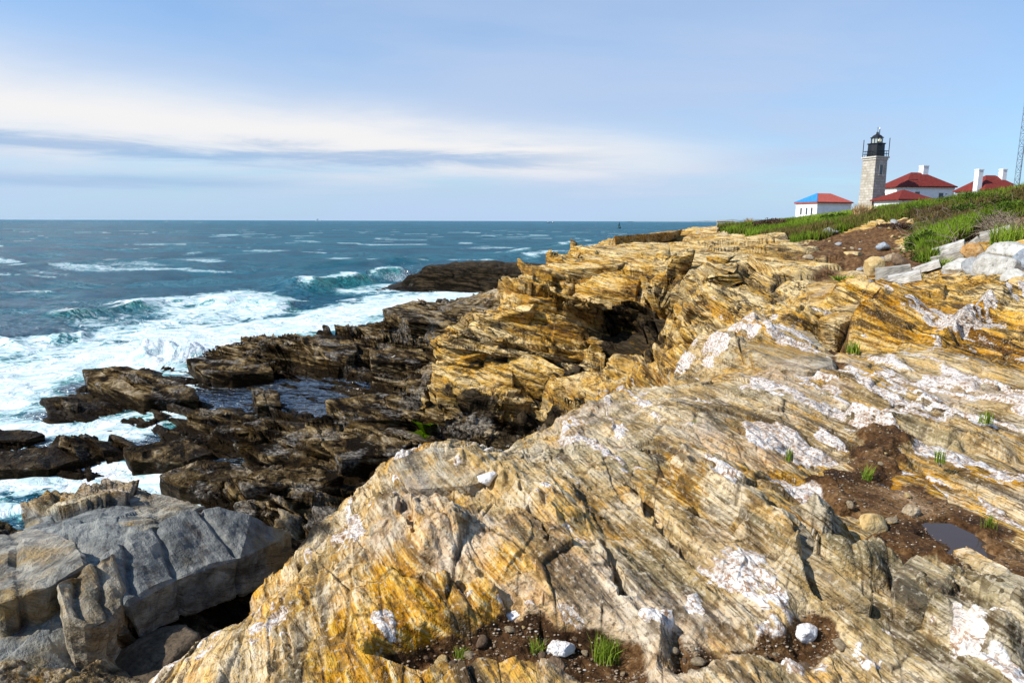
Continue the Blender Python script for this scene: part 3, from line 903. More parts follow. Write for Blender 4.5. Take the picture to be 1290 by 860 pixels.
    eac = k.ramp(k.math('ADD', k.math('MULTIPLY', n_s, .55), k.math('MULTIPLY', n_p2, .45)), [(.36, (.055, .032, .017)), (.5, (.15, .09, .05)), (.6, (.25, .165, .095)), (.72, (.45, .35, .25))])
    c = k.mix(fe, c, eac)
    hs = k.n('ShaderNodeHueSaturation'); hs.inputs['Saturation'].default_value = 1.14; k.set(hs.inputs['Color'], c)
    gm = k.n('ShaderNodeGamma'); gm.inputs[1].default_value = 1.17; k.set(gm.inputs[0], hs.outputs[0]); c = gm.outputs[0]
    # relief finer than the mesh
    cam_d = k.n('ShaderNodeCameraData')
    h1 = k.math('ADD', k.math('MULTIPLY', n_f, .5), k.math('MULTIPLY', n_g, .30))
    nn = k.bump(k.math('ADD', k.math('MULTIPLY', n_m, 1.0), k.math('MULTIPLY', n_s, .9)), .07, .8)
    nn = k.bump(h1, .02, .8, nn)
    far = k.math('MAXIMUM', gd, ft)
    nn = k.bump(k.math('MULTIPLY', k.math('SUBTRACT', k.math('ADD', k.math('MULTIPLY', n_w, 1.3), n_b), k.math('MULTIPLY', seams, .35)), far), .24, .7, nn)
    rough = k.math('SUBTRACT', .86, k.math('MULTIPLY', wet, .42))
    k.pbsdf(c, rough, nn, k.math('SUBTRACT', .14, k.math('MULTIPLY', ft, .11)))
    return k.m


def sea_material():
    k = NT('sea water')
    geo = k.n('ShaderNodeNewGeometry'); pos = geo.outputs['Position']
    foam = k.attr('foam'); teal = k.attr('teal'); dist = k.attr('dist')
    p1 = k.vmath('MULTIPLY', pos, (1, 1, 0))
    w = k.n('ShaderNodeTexNoise'); k.set(w.inputs['Vector'], p1); w.inputs['Scale'].default_value = .55; w.inputs['Detail'].default_value = 4
    pw = k.vmath('ADD', p1, k.vmath('MULTIPLY', k.vmath('SUBTRACT', w.outputs['Color'], (.5, .5, .5)), (2.6, 2.6, 0)))
    n1 = k.noise(pw, .8, 6, .62)
    lac = k.math('ABSOLUTE', k.math('SUBTRACT', k.noise(pw, .9, 5, .6, .6), .5))      # ridged: lace
    lac = k.mr(lac, 0.0, .13, 1, 0, False)
    lac2 = k.math('ABSOLUTE', k.math('SUBTRACT', k.noise(k.vmath('ADD', pw, (31, 7, 0)), 2.3, 4, .6, .5), .5))
    lac2 = k.mr(lac2, 0.0, .12, 1, 0, False)
    tex = k.math('ADD', k.math('MULTIPLY', lac, .40), k.math('ADD', k.math('MULTIPLY', lac2, .14), k.math('MULTIPLY', n1, .46)))
    ff = k.mr(k.math('ADD', foam, tex), .80, 1.30)
    milk = k.mr(foam, .1, .8, 0, .7)
    n_l = k.noise(k.vmath('MULTIPLY', pos, (.02, .05, 0)), 1, 4, .6)
    deep = k.mix(k.mr(n_l, .35, .65), (.005, .108, .172), (.014, .175, .245))
    col = k.mix(teal, deep, (.012, .25, .21))
    col = k.mix(k.attr('pool'), col, (.040, .048, .044))
    col = k.mix(milk, col, (.13, .45, .44))
    fs_ = k.noise(k.vmath('MULTIPLY', pw, (.5, 1.6, 0)), 1.3, 6, .68)
    fcol = k.mix(k.mr(fs_, .42, .60), (.42, .55, .56), (.72, .73, .735))
    col = k.mix(ff, col, fcol)
    r = k.math('ADD', k.math('MULTIPLY', ff, .6), .16)
    nf = k.mr(dist, 60, 900, 1, 0)
    b0 = k.noise(k.vmath('MULTIPLY', pos, (1, 1.6, 0)), .16, 5, .65)
    b1 = k.noise(k.vmath('MULTIPLY', pos, (1, 1.5, 0)), .9, 5, .65)
    b2 = k.noise(pos, 4.5, 3, .6)
    nn = k.bump(b0, 8.0, 1.0)
    nn = k.bump(b1, 1.1, .75, nn)
    nn = k.bump(b2, .13, .6, nn)
    fn = k.bump(k.noise(pw, 1.1, 4, .6), .55, .55)          # foam lies softer than open water
    mv = k.n('ShaderNodeMix', data_type='VECTOR', clamp_factor=True)
    k.set(mv.inputs[0], k.mr(ff, .0, .7, 0, .92)); k.set(mv.inputs[4], nn); k.set(mv.inputs[5], fn)
    nn = k.vmath('NORMALIZE', mv.outputs[1])
    df = k.n('ShaderNodeBsdfDiffuse'); k.set(df.inputs[0], col); k.set(df.inputs['Normal'], nn)
    gl = k.n('ShaderNodeBsdfGlossy'); k.set(gl.inputs['Roughness'], r); k.set(gl.inputs['Normal'], nn)
    fr = k.n('ShaderNodeFresnel'); fr.inputs['IOR'].default_value = 1.33; k.set(fr.inputs['Normal'], nn)
    fac = k.math('MULTIPLY', k.math('MULTIPLY', fr.outputs[0], k.mr(k.attr('pool'), 0, 1, .32, .9)), k.math('SUBTRACT', 1.0, k.math('MULTIPLY', ff, .85)))
    ms = k.n('ShaderNodeMixShader'); k.set(ms.inputs[0], fac)
    k.t.links.new(df.outputs[0], ms.inputs[1]); k.t.links.new(gl.outputs[0], ms.inputs[2])
    k.t.links.new(ms.outputs[0], k.out.inputs['Surface'])
    return k.m


M_ROCK = rock_material()
M_SEA = sea_material()


def pool_material():
    k = NT('puddle water')
    p = k.n('ShaderNodeNewGeometry').outputs['Position']
    k.pbsdf((.050, .033, .023), .05, k.bump(k.noise(p, 14, 2, .5), .01, .12), .5, **{'IOR': 1.33})
    return k.m


M_POOL = pool_material()

# ------------------------------------------------------------------ sea
def build_sea():
    na, nr = 1200, 900
    a = np.concatenate([np.linspace(-math.pi, -.82, 60, endpoint=False), np.linspace(-.82, .60, na - 119), np.linspace(.6, math.pi, 60)[1:]])
    el = np.linspace(math.atan2(-7, 9), math.atan2(-7, 6000), nr - 2)
    r = np.concatenate([[4.0], -7 / np.tan(el), [60000.0]])
    A, Rr = np.meshgrid(a, r, indexing='ij')
    x = (Rr * np.sin(A)).astype(F32); y = (Rr * np.cos(A)).astype(F32); Rr = Rr.astype(F32)
    zb = zbase(A, np.log(np.minimum(Rr, 320)))
    zb = np.where(Rr > 300, -7, zb).astype(F32)
    sp = np.maximum(Rr * .0016, Rr * Rr / 7 * (el[1] - el[0])).astype(F32)
    z = np.zeros_like(x)
    depth = np.clip(-zb, 0, 3)
    calm = 0.25 + 0.75 * sstep(0.3, 1.5, depth)
    rs = np.random.RandomState(5)
    dirn = math.radians(118)           # swell runs from the open sea to the rocks
    for lam, am in ((46, .32), (31, .26), (17, .17), (11, .14), (7, .10), (4.6, .075), (3.1, .055), (2.1, .04), (1.4, .028), (.95, .02), (.6, .013)):
        for q in range(2):
            d = dirn + rs.randn() * (.25 if lam > 10 else .6)
            ph = (x * math.sin(d) - y * -math.cos(d)) * 2 * math.pi / lam + rs.rand() * 7 + 1.7 * vn(x / lam * .35 + q * 9, y / lam * .35, 0 * x + lam)
            f = sstep(2.5, 6, lam / sp)
            s = 1 - 2 * np.abs(np.sin(ph * .5)) if lam < 12 else np.cos(ph)
            z += am * .62 * f * s * calm
    zw = z; z = np.zeros_like(x); pool = np.zeros_like(x)
    foam = np.zeros_like(x); teal = np.zeros_like(x)

    def line(pts): return [tuple(at_z(px, py, 0)[:2]) for px, py in pts]

    def breaker(pts, h, wf, wb, tl, fo, seed):
        """A steep wave front: gentle back on the sea side, steep face to the shore."""
        L = line(pts)
        d, s, al = segdist(x, y, L)
        d = d * s + .9 * vn(x * .25 + seed, y * .25) + .35 * vn(x * .8, y * .8 + seed)
        env = sstep(0, .16, al) * sstep(1, .84, al) * (0.65 + .5 * vn(al * 9 + seed, 0 * al))
        nonlocal z, foam, teal
        face = np.where(d > 0, np.exp(-(d / wb) ** 2), np.exp(-(d / wf) ** 2))
        z = z + h * env * face
        teal = np.maximum(teal, tl * env * np.exp(-((d + wf * .55) / (wf * .9)) ** 2))
        foam = np.maximum(foam, fo * env * np.exp(-((d - .3) / (wf * .55)) ** 2))
        foam = np.maximum(foam, fo * .75 * env * sstep(-wf * 1.0, -wf * 2.2, d) * sstep(-wf * 7, -wf * 3, d))

    #   sea side lies to the left of the direction of each line
    breaker([(30, 408), (120, 400), (200, 388), (260, 384), (330, 386), (370, 392)], .72, 1.3, 3.6, 1.0, .78, 1)
    breaker([(365, 372), (400, 364), (450, 356), (490, 350), (520, 350)], 1.15, 1.6, 4.0, 1.0, .85, 5)
    breaker([(340, 337), (420, 331), (500, 329), (560, 326)], .9, 3, 7, .25, .1, 9)
    breaker([(-40, 346), (40, 340), (120, 334), (200, 330)], .5, 3, 7, .1, .55, 12)
    breaker([(120, 332), (200, 326), (280, 318)], .5, 3, 9, .1, .45, 15)
    breaker([(620, 322), (680, 314), (730, 306), (770, 304)], .8, 3, 8, .3, .6, 17)
    breaker([(640, 332), (690, 322), (740, 312)], .6, 3, 6, .3, .7, 19)
    breaker([(580, 300), (660, 296), (740, 296)], .5, 4, 10, .1, .45, 27)
    breaker([(0, 436), (60, 428), (120, 424)], .4, 1.2, 3, .4, .5, 23)

    def fpatch(pts, v, w, nz=1.5, sc=.35):
        nonlocal foam
        P = line(pts)
        d, _, _ = segdist(x, y, P + P[:1])
        ins = inpoly(x, y, P)
        foam = np.maximum(foam, v * sstep(-w, w, np.where(ins, d, -d) + nz * vn(x * sc, y * sc) + nz * .5 * vn(x * sc * 2.7, y * sc * 2.7)))
    # surf zone
    fpatch([(-60, 432), (60, 428), (150, 412), (240, 402), (320, 398), (380, 388), (460, 372), (520, 362), (640, 358), (660, 372), (600, 384), (520, 400), (440, 425), (340, 430), (260, 470), (130, 480), (60, 525), (-60, 560)], .62, 2.5, 2.5)
    fpatch([(150, 425), (240, 412), (300, 405), (400, 393), (480, 376), (560, 366), (640, 362), (640, 374), (540, 384), (480, 395), (430, 415), (300, 430), (250, 462), (120, 462), (40, 500), (-40, 520), (-40, 470), (60, 450)], .98, 1.2, 1.6)
    fpatch([(200, 395), (260, 376), (330, 372), (400, 380), (370, 395), (300, 402)], .7, 1.5, 2.0)
    fpatch([(150, 392), (200, 378), (300, 368), (350, 374), (300, 384), (220, 394)], .62, 1.0, 1.5)
    fpatch([(-80, 545), (60, 530), (180, 528), (170, 545), (60, 560), (-80, 590)], .9, .7, .8, .8)
    fpatch([(-80, 588), (60, 590), (200, 588), (270, 615), (260, 640), (120, 632), (-80, 640)], .84, .6, .9, .9)
    fpatch([(180, 600), (240, 605), (275, 640), (240, 640), (170, 615)], .9, .4, .6, .9)
    fpatch([(200, 480), (260, 470), (280, 480), (240, 500), (200, 500)], .7, .5, .7, .9)
    # white water round anything that stands in the swell
    shal = sstep(-.9, -.05, zb) * sstep(.5, 0, zb)
    foam = np.maximum(foam, .55 * shal * (Rr > 22) * (.6 + .6 * vn(x * .3, y * .3)))
    foam = np.maximum(foam, .50 * sstep(.50, .68, fbm(x * .05 - y * .02, y * .16, 0 * x, 4)) * sstep(45, 80, Rr) * sstep(900, 300, Rr))
    # quiet pools behind the rocks
    for pts in ([(235, 525), (245, 492), (300, 476), (400, 470), (470, 490), (450, 530), (340, 520), (290, 528)], [(385, 640), (430, 606), (475, 600), (440, 640)], [(500, 570), (520, 555), (560, 560), (600, 570), (700, 560), (700, 535), (620, 540), (520, 545)]):
        P = line(pts); ins = inpoly(x, y, P)
        foam = np.where(ins, .06 + .2 * np.clip(vn(x * 1.5, y * 1.5), 0, 1), foam); pool = np.where(ins, 1, pool)
    z += zw * (1 - .7 * np.clip(foam * 1.2, 0, 1))
    pool = np.maximum(pool, .85 * sstep(-.55, -.2, zb) * sstep(.5, .2, foam) * (Rr < 40))
    # lumpy tops where foam is thick
    z += .16 * np.clip(foam - .45, 0, 1) * (fbm(x * .6, y * .6, 0 * x, 3)) * flt(1.2, sp)
    # the burst of white water against the outer rock
    c = at_z(222, 452, 0)
    g = np.exp(-(((x - c[0]) / 1.9) ** 2 + ((y - c[1]) / 1.3) ** 2) + .5 * vn(x, y))
    z += 1.0 * g * (.8 + .6 * fbm(x * 1.3, y * 1.3, 0 * x, 3)); foam = np.maximum(foam, 1.2 * np.clip(g * 1.6, 0, 1))
    teal = np.maximum(teal, 1.0 * sstep(-.1, .4, vn(x * .16 + 3, y * .16)) * sstep(.2, .5, foam) * (Rr < 90))
    i = np.arange(len(a) * len(r)).reshape(len(a), len(r))
    q = np.stack([i[:-1, :-1].ravel(), i[1:, :-1].ravel(), i[1:, 1:].ravel(), i[:-1, 1:].ravel()], 1)
    me = np_mesh('sea', np.stack([x.ravel(), y.ravel(), z.ravel()], 1), q[:, ::-1], M_SEA, dict(foam=foam.ravel(), teal=np.clip(teal, 0, 1).ravel(), dist=Rr.ravel(), pool=pool.ravel()))
    return tag(link(bpy.data.objects.new('sea', me)), kind='structure')


build_sea()

# ------------------------------------------------------------------ ground, cut into its natural masses
_cx = VALL[QUADS].mean(1)
_r = np.hypot(_cx[:, 0], _cx[:, 1]); _a = np.arctan2(_cx[:, 0], _cx[:, 1])
_ev = ATT['earth'][QUADS].mean(1)
part = np.zeros(len(QUADS), np.int8)                       # 0 near ledge and flats
_bx, _by = X.ravel()[QUADS].mean(1), Y.ravel()[QUADS].mean(1)


def zone(pts, k, only=None):
    m = inpoly(_bx, _by, pts)
    if only is not None: m &= only
    part[m] = k


_rim = hits([(235, 837), (330, 756), (395, 696), (430, 645), (480, 602), (560, 567), (650, 575), (740, 524), (800, 488), (860, 441)])
_front = np.array([math.hypot(*q) for q in _rim]); _faz = np.array([math.atan2(*q) for q in _rim])
_rimr = np.interp(_a, _faz, _front, left=3.6, right=10.5)
part[(_r > _rimr + .35) & (_a < math.atan2(ray(880, 430)[0], ray(880, 430)[1]))] = 2       # tidal shelf
part[HEAD.ravel()[QUADS[:, 0]] & (_a < math.atan2(ray(1010, 400)[0], ray(1010, 400)[1]))] = 1
part[(_ev > .5) & (_r > 9)] = 3
zone(hits([(-260, 632), (0, 632), (80, 636), (160, 624), (240, 634), (290, 650), (372, 677), (375, 688), (310, 720), (240, 775), (170, 800), (130, 860), (60, 900), (-260, 940)]), 4)
_pf = [tuple(at_r(px, 340, r)[:2]) for px, r in ((494, 70), (500, 67), (580, 66), (650, 64), (676, 62), (684, 80), (600, 84), (500, 82))]
zone(_pf, 5)
zone([tuple(at_z(*q, 0)[:2]) for q in ((478, 405), (470, 395), (500, 372), (620, 366), (612, 412), (560, 432), (520, 425))], 6, _r > 29)
zone([tuple(at_z(*q, .2)[:2]) for q in ((55, 520), (60, 470), (120, 448), (215, 478), (250, 498), (235, 520), (160, 532))], 7)
zone([tuple(at_z(*q, .3)[:2]) for q in ((228, 468), (230, 448), (300, 420), (350, 410), (360, 440), (330, 476), (270, 482))], 8)
for k, nm, lb, ct in ((0, 'rocky_ground', None, None), (1, 'headland', None, None), (2, 'tidal_shelf', None, None), (3, 'earth_bank', None, None),
                      (4, 'rock_outcrop', 'blue grey blocky outcrop with a dark undercut beside the trench', 'rock'),
                      (5, 'sea_rock', 'dark craggy rock standing far out in the white surf', 'rock'),
                      (6, 'sea_rock', 'ridged brown rock between the surf inlet and the golden headland', 'rock'),
                      (7, 'sea_rock', 'low dark rock outermost in the foam on the seaward side', 'rock'),
                      (8, 'sea_rock', 'low brown rock behind the foaming channel beside the splash', 'rock')):
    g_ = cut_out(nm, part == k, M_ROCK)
    if lb: tag(g_, lb, ct, 'rocks standing in the surf' if nm == 'sea_rock' else None)
    else: tag(g_, kind='structure')

# rain puddles on the flat rock: level sheets that meet the ground where it rises
for P, lev in PUDDLES:
    c = np.mean(P, 0)
    bm = bmesh.new()
    bm.faces.new([bm.verts.new((c[0] + (x - c[0]) * 1.12, c[1] + (y - c[1]) * 1.12, lev)) for x, y in P])
    me = bpy.data.meshes.new('puddle'); bm.to_mesh(me); bm.free()
    if me.polygons[0].normal.z < 0: me.flip_normals()
    me.materials.append(M_POOL)
    tag(link(bpy.data.objects.new('puddle', me)), kind='structure')

# ------------------------------------------------------------------ things
class MB:
    """Collects simple solids and links them as one mesh object."""
    def __init__(self):
        self.v = []; self.f = []

    def add(self, vs, fs):
        o = len(self.v)
        self.v += [tuple(p) for p in vs]; self.f += [tuple(i + o for i in q) for q in fs]
        return self

    def box(self, c, s, rz=0.0, taper=1.0):
        x, y, z = s[0] / 2, s[1] / 2, s[2] / 2
        cr, sr = math.cos(rz), math.sin(rz)
        vs = []
        for k in (-1, 1):
            t = taper if k == 1 else 1
            for a, b in ((-x, -y), (x, -y), (x, y), (-x, y)):
                a *= t; b *= t
                vs.append((c[0] + a * cr - b * sr, c[1] + a * sr + b * cr, c[2] + k * z))
        return self.add(vs, [(3, 2, 1, 0), (4, 5, 6, 7), (0, 1, 5, 4), (1, 2, 6, 5), (2, 3, 7, 6), (3, 0, 4, 7)])

    def tube(self, p, q, r0, r1=None, n=8):
        r1 = r0 if r1 is None else r1
        p = Vector(p); q = Vector(q); d = (q - p).normalized()
        u = d.orthogonal().normalized(); w_ = d.cross(u)
        vs = []
        for c, r in ((p, r0), (q, r1)):
            for i in range(n):
                a = 2 * math.pi * i / n
                vs.append(tuple(c + u * (r * math.cos(a)) + w_ * (r * math.sin(a))))
        fs = [(i, (i + 1) % n, n + (i + 1) % n, n + i) for i in range(n)] + [tuple(range(n - 1, -1, -1)), tuple(range(n, 2 * n))]
        return self.add(vs, fs)

    def hip(self, w_, d, z0, h, ridge):
        x, y = w_ / 2, d / 2
        vs = [(-x, -y, z0), (x, -y, z0), (x, y, z0), (-x, y, z0), (-ridge / 2, 0, z0 + h), (ridge / 2, 0, z0 + h)]
        vs += [(a, b, z0 - .22) for a, b, _ in vs[:4]]
        return self.add(vs, [(0, 1, 5, 4), (2, 3, 4, 5), (1, 2, 5), (3, 0, 4), (6, 7, 1, 0), (7, 8, 2, 1), (8, 9, 3, 2), (9, 6, 0, 3), (9, 8, 7, 6)])

    def build(self, name, mat, parent=None, bevel=0.0, smooth=False):
        me = bpy.data.meshes.new(name)
        me.from_pydata(self.v, [], self.f)
        if bevel:
            bm = bmesh.new(); bm.from_mesh(me)
            bmesh.ops.bevel(bm, geom=list(bm.edges), offset=bevel, segments=2, affect='EDGES', profile=.6)
            bm.to_mesh(me); bm.free()
        if smooth:
            me.polygons.foreach_set('use_smooth', [True] * len(me.polygons))
        me.materials.append(mat)
        return link(bpy.data.objects.new(name, me), parent)


def empty(name, loc, rz=0.0):
    o = bpy.data.objects.new(name, None)
    o.location = loc; o.rotation_euler = (0, 0, rz); o.empty_display_size = .3
    return link(o)


def simple(name, color, rough=.7, var=.15, scale=3.0, spec=.3, dirt=None):
    k = NT(name)
    tc = k.n('ShaderNodeTexCoord'); p = tc.outputs['Object']
    n = k.noise(p, scale, 5, .6)
    dark = tuple(c * (1 - var * 1.6) for c in color); light = tuple(min(1, c * (1 + var)) for c in color)
    c = k.ramp(n, [(.35, dark), (.65, light)])
    if dirt:
        c = k.mix(k.mr(k.noise(p, scale * .4, 5, .65), .50, .68, 0, .7), c, dirt)
    k.pbsdf(c, rough, k.bump(k.noise(p, scale * 6, 3, .6), .01, .3), spec)
    return k.m


def wall_stone():
    k = NT('granite blocks')
    tc = k.n('ShaderNodeTexCoord'); s = k.n('ShaderNodeSeparateXYZ'); k.set(s.inputs[0], tc.outputs['Object'])
    cb = k.n('ShaderNodeCombineXYZ'); k.set(cb.inputs[0], k.math('ADD', s.outputs[0], s.outputs[1])); k.set(cb.inputs[1], s.outputs[2])
    b = k.n('ShaderNodeTexBrick'); k.set(b.inputs['Vector'], cb.outputs[0])
    b.inputs['Scale'].default_value = 1.0; b.inputs['Brick Width'].default_value = 1.1; b.inputs['Row Height'].default_value = .52
    b.inputs['Mortar Size'].default_value = .035; b.inputs['Mortar Smooth'].default_value = .3
    b.inputs['Color1'].default_value = (.40, .355, .285, 1); b.inputs['Color2'].default_value = (.56, .51, .43, 1); b.inputs['Mortar'].default_value = (.24, .21, .17, 1)
    n = k.noise(tc.outputs['Object'], 1.3, 6, .7)
    c = k.mix(k.mr(n, .42, .62, 0, .45), b.outputs['Color'], (.26, .21, .15))
    k.pbsdf(c, .85, k.bump(b.outputs['Fac'], .04, -.5), .25)
    return k.m


def roof_red():
    k = NT('red shingles')
    tc = k.n('ShaderNodeTexCoord'); p = tc.outputs['Object']
    s = k.n('ShaderNodeSeparateXYZ'); k.set(s.inputs[0], p)
    rows = k.math('FRACT', k.math('MULTIPLY', s.outputs[2], 7.0))
    n = k.noise(p, 2.2, 5, .65)
    c = k.ramp(n, [(.33, (.115, .016, .012)), (.66, (.20, .032, .022))])
    c = k.mix(k.mr(rows, .25, .0, 0, .5), c, (.09, .014, .012))
    k.pbsdf(c, .8, k.bump(rows, .03, .5), .2)
    return k.m


MT = dict(white=simple('white painted wall', (.86, .86, .84), .7, .05, 1.2), trim=simple('cream trim', (.74, .70, .60), .6, .06), red=roof_red(),
          blue=simple('blue tarpaulin', (.03, .22, .60), .55, .15, 2), dark=simple('dark glass', (.05, .065, .075), .15, .2, 2, .5), black=simple('black iron', (.012, .014, .018), .45, .25, 4, .4),
          granite=wall_stone(), stonetrim=simple('granite trim', (.52, .48, .41), .85, .15, 3), shingle=simple('pink red shingles', (.40, .085, .06), .8, .15, 3),
          steel=simple('galvanised steel', (.18, .25, .32), .5, .2, 3, .5), concrete=simple('weathered concrete', (.36, .33, .28), .9, .25, 5, .2, (.20, .165, .12)),
          concrete2=simple('pale concrete', (.52, .495, .45), .9, .2, 5, .2, (.27, .23, .175)),
          wood=simple('bleached driftwood', (.42, .37, .30), .85, .25, 7), rust=simple('rusted iron', (.10, .045, .025), .9, .4, 25),
          whiteboat=simple('white hull', (.8, .8, .8), .4, .03), glassy=simple('lantern glass', (.35, .38, .36), .12, .1, 2, .6), bulb=simple('pale lens', (.85, .78, .55), .2, .1, 3, .6),
          green=simple('dark green paint', (.02, .05, .045), .5, .2, 2))


def gz(x, y):
    return float(zbase(np.array([math.atan2(x, y)]), np.array([math.log(math.hypot(x, y))]))[0])


LHR = math.radians(48)          # the tower and houses share one orientation
# --- lighthouse
p = at_r(1097, 260, 160)
gz_l = 8.7
lh = empty('lighthouse', (p[0], p[1], gz_l), LHR - math.atan2(p[0], p[1]))
tag(lh, 'square granite lighthouse tower with black lantern room behind the grassy bank', 'lighthouse')
top = at_r(1097, 198.5, 160)[2] - gz_l
MB().box((0, 0, top / 2), (4.35, 4.35, top), 0, .93).build('tower', MT['granite'], lh)
MB().box((0, 0, top + .12), (4.75, 4.75, .3)).box((0, 0, top - .25), (4.35, 4.35, .36)).build('cornice', MT['stonetrim'], lh, .05)
gal = MB()
for s in (-1, 1):
    for hh in (1.1, .55):
        gal.box((0, s * 2.15, top + .27 + hh), (4.34, .07, .07)).box((s * 2.15, 0, top + .27 + hh), (.07, 4.22, .07))
    for q in range(7):
        gal.tube((-2.1 + .7 * q, s * 2.15, top + .27), (-2.1 + .7 * q, s * 2.15, top + 1.36), .035, n=6)
        if 0 < q < 6:
            gal.tube((s * 2.15, -2.1 + .7 * q, top + .27), (s * 2.15, -2.1 + .7 * q, top + 1.36), .035, n=6)
gal.build('railing', MT['black'], lh)
for sx, sy, hh in ((-1, -1, 2.9), (1, -1, 3.6), (1, 1, 2.9), (-1, 1, 3.4)):
    MB().tube((sx * 2.12, sy * 2.12, top + .27), (sx * 2.12, sy * 2.12, top + .27 + hh), .09, n=8).build('post', MT['black'], lh)
MB().tube((0, 0, top + .27), (0, 0, top + 3.3), 1.78, 1.72, 10).build('lantern_base', MT['black'], lh)
MB().tube((0, 0, top + 3.3), (0, 0, top + 3.42), 1.95, 1.95, 10).build('upper_gallery', MT['black'], lh)
lr_ = MB().tube((0, 0, top + 3.42), (0, 0, top + 4.75), 1.12, 1.12, 10).build('lantern_glass', MT['glassy'], lh)
for i in range(10):
    a = i * math.pi / 5 + .3
    MB().tube((1.14 * math.cos(a), 1.14 * math.sin(a), top + 3.4), (1.14 * math.cos(a), 1.14 * math.sin(a), top + 4.76), .055, n=5).build('glazing_bar', MT['black'], lr_)
MB().tube((-.35, -1.08, top + 4.05), (-.42, -1.30, top + 4.05), .40, .34, 12).build('lens', MT['bulb'], lr_)
MB().tube((0, 0, top + 4.75), (0, 0, top + 4.88), 1.36, 1.36, 12).tube((0, 0, top + 4.88), (0, 0, top + 5.35), 1.22, .82, 12).tube((0, 0, top + 5.35), (0, 0, top + 5.7), .82, .26, 12).tube((0, 0, top + 5.7), (0, 0, top + 6.15), .28, .24, 10).build('lantern_roof', MT['black'], lh)
MB().tube((0, 0, top + 6.15), (0, 0, top + 7.4), .05, .03, 6).box((0, 0, top + 7.1), (.5, .05, .05)).build('weather_vane', MT['black'], lh)
an = MB().tube((1.7, .9, top + 3.3), (1.7, .9, top + 8.2), .11, .09, 8).build('antenna', MT['black'], lh)
MB().tube((1.7, .9, top + 8.2), (1.7, .9, top + 8.7), .19, .15, 8).build('antenna_tip', MT['white'], an)
lh.scale = (.77, .77, 1)
fz = top - 2.35
wn = MB().box((0, -2.06, fz), (.95, .10, 1.9)).build('window', MT['dark'], lh)
MB().box((0, -2.11, fz + 1.07), (1.4, .16, .24)).box((0, -2.11, fz - 1.05), (1.4, .2, .2)).box((-.58, -2.11, fz), (.2, .14, 1.9)).box((.58, -2.11, fz), (.2, .14, 1.9)).build('window_frame', MT['stonetrim'], wn)

for ch in list(lh.children_recursive):
    if ch.name.split('.')[0] in ('lantern_base', 'upper_gallery', 'lantern_glass', 'glazing_bar', 'lens', 'lantern_roof', 'weather_vane', 'antenna', 'antenna_tip'):
        kz = .70 if ch.name.startswith('antenna') else .82
        for v in ch.data.vertices:
            v.co.z = top + .27 + (v.co.z - top - .27) * kz
            if not ch.name.startswith('antenna'):
                v.co.x *= 1.18; v.co.y *= 1.18


def house(name, label, px, py, r, gzv, wl, dl, wall_top, roof_h, ridge, rz, wins=(), chims=(), roof='red', eave=.5, cat='house'):
    """Hip roofed house: length along local x, its long right wall faces -y."""
    p = at_r(px, py, r)
    o = empty(name, (p[0], p[1], gzv), rz - math.atan2(p[0], p[1]))
    tag(o, label, cat)
    h = wall_top - gzv
    o.scale = (.80, .80, 1)
    MB().box((0, 0, h / 2), (wl, dl, h)).build('wall', MT['white'], o)
    MB().box((0, 0, h - .16), (wl + .16, dl + .16, .42)).build('cornice', MT['trim'], o)
    ro = MB().hip(wl + 2 * eave, dl + 2 * eave, h + .26, roof_h, ridge).build('roof', MT[roof], o)
    for side, a, zc, ww, hw in wins:
        if side == 'r':
            c = (a, -dl / 2 - .02, h + zc); s = (ww, .08, hw); s2 = (ww + .24, .05, hw + .24)
        else:
            c = (-wl / 2 - .02, a, h + zc); s = (.08, ww, hw); s2 = (.05, ww + .24, hw + .24)
        f = MB().box(c, s).build('window', MT['dark'], o)
        MB().box((c[0] + (0 if side == 'r' else .03), c[1] + (.03 if side == 'r' else 0), c[2]), s2).build('window_frame', MT['trim'], f)
    for cx, cy, z0, z1, cw in chims:
        cm = MB().box((cx, cy, h + (z0 + z1) / 2), (cw, cw, z1 - z0)).build('chimney', MT['white'], ro, .03)
        MB().box((cx, cy, h + z1 - .1), (cw + .16, cw + .16, .22)).build('chimney_cap', MT['white'], cm, .03)
    return o, ro


zt = lambda px, py, r: at_r(px, py, r)[2]
house('keepers_house', 'white two storey house with dark red hipped roof and one white chimney', 1153, 240, 172, 8.6, 14.4, 10.2, zt(1144, 234.5, 165), 3.05, 3.6, math.radians(40),
      [('r', -3.6, -1.75, 1.25, 1.7), ('r', 3.4, -1.95, 1.25, 1.7), ('l', -1.2, -1.75, .95, 1.6), ('l', 2.6, -1.7, .95, 1.5)], [(1.9, 0, 2.2, 4.75, 1.6)])
house('outbuilding', 'low white building with red hipped roof between lighthouse and tall house', 1137, 250, 157, 8.6, 9.2, 8.0, zt(1134, 251.3, 153), 1.9, .6, math.radians(42),
      [('r', -2.0, -.9, .9, .9), ('r', 1.5, -.9, .9, .9)], eave=.7)
house('cottage', 'white house behind the bank with white chimneys standing on dark red roof', 1246, 236, 158, 8.8, 9.6, 8.6, zt(1203, 239.5, 152), 2.75, 2.4, math.radians(42),
      [('l', 0, -1.6, .9, 1.4)], [(2.2, -1.0, 1.2, 4.1, 1.1), (3.3, .3, 1.0, 3.6, 1.0), (-5.35, -2.6, -2.5, 3.9, 1.2)])
o, ro = house('cabin', 'small white house with blue and red hipped roof left of lighthouse', 1037, 258, 142, 6.6, 9.2, 7.2, zt(1027, 255.4, 139), 1.65, 3.6, math.radians(40),
              [('l', -1.9, -1.35, .5, 1.2), ('l', -.2, -1.35, .5, 1.2), ('l', 1.7, -1.35, .5, 1.2)], roof='shingle', eave=.35)
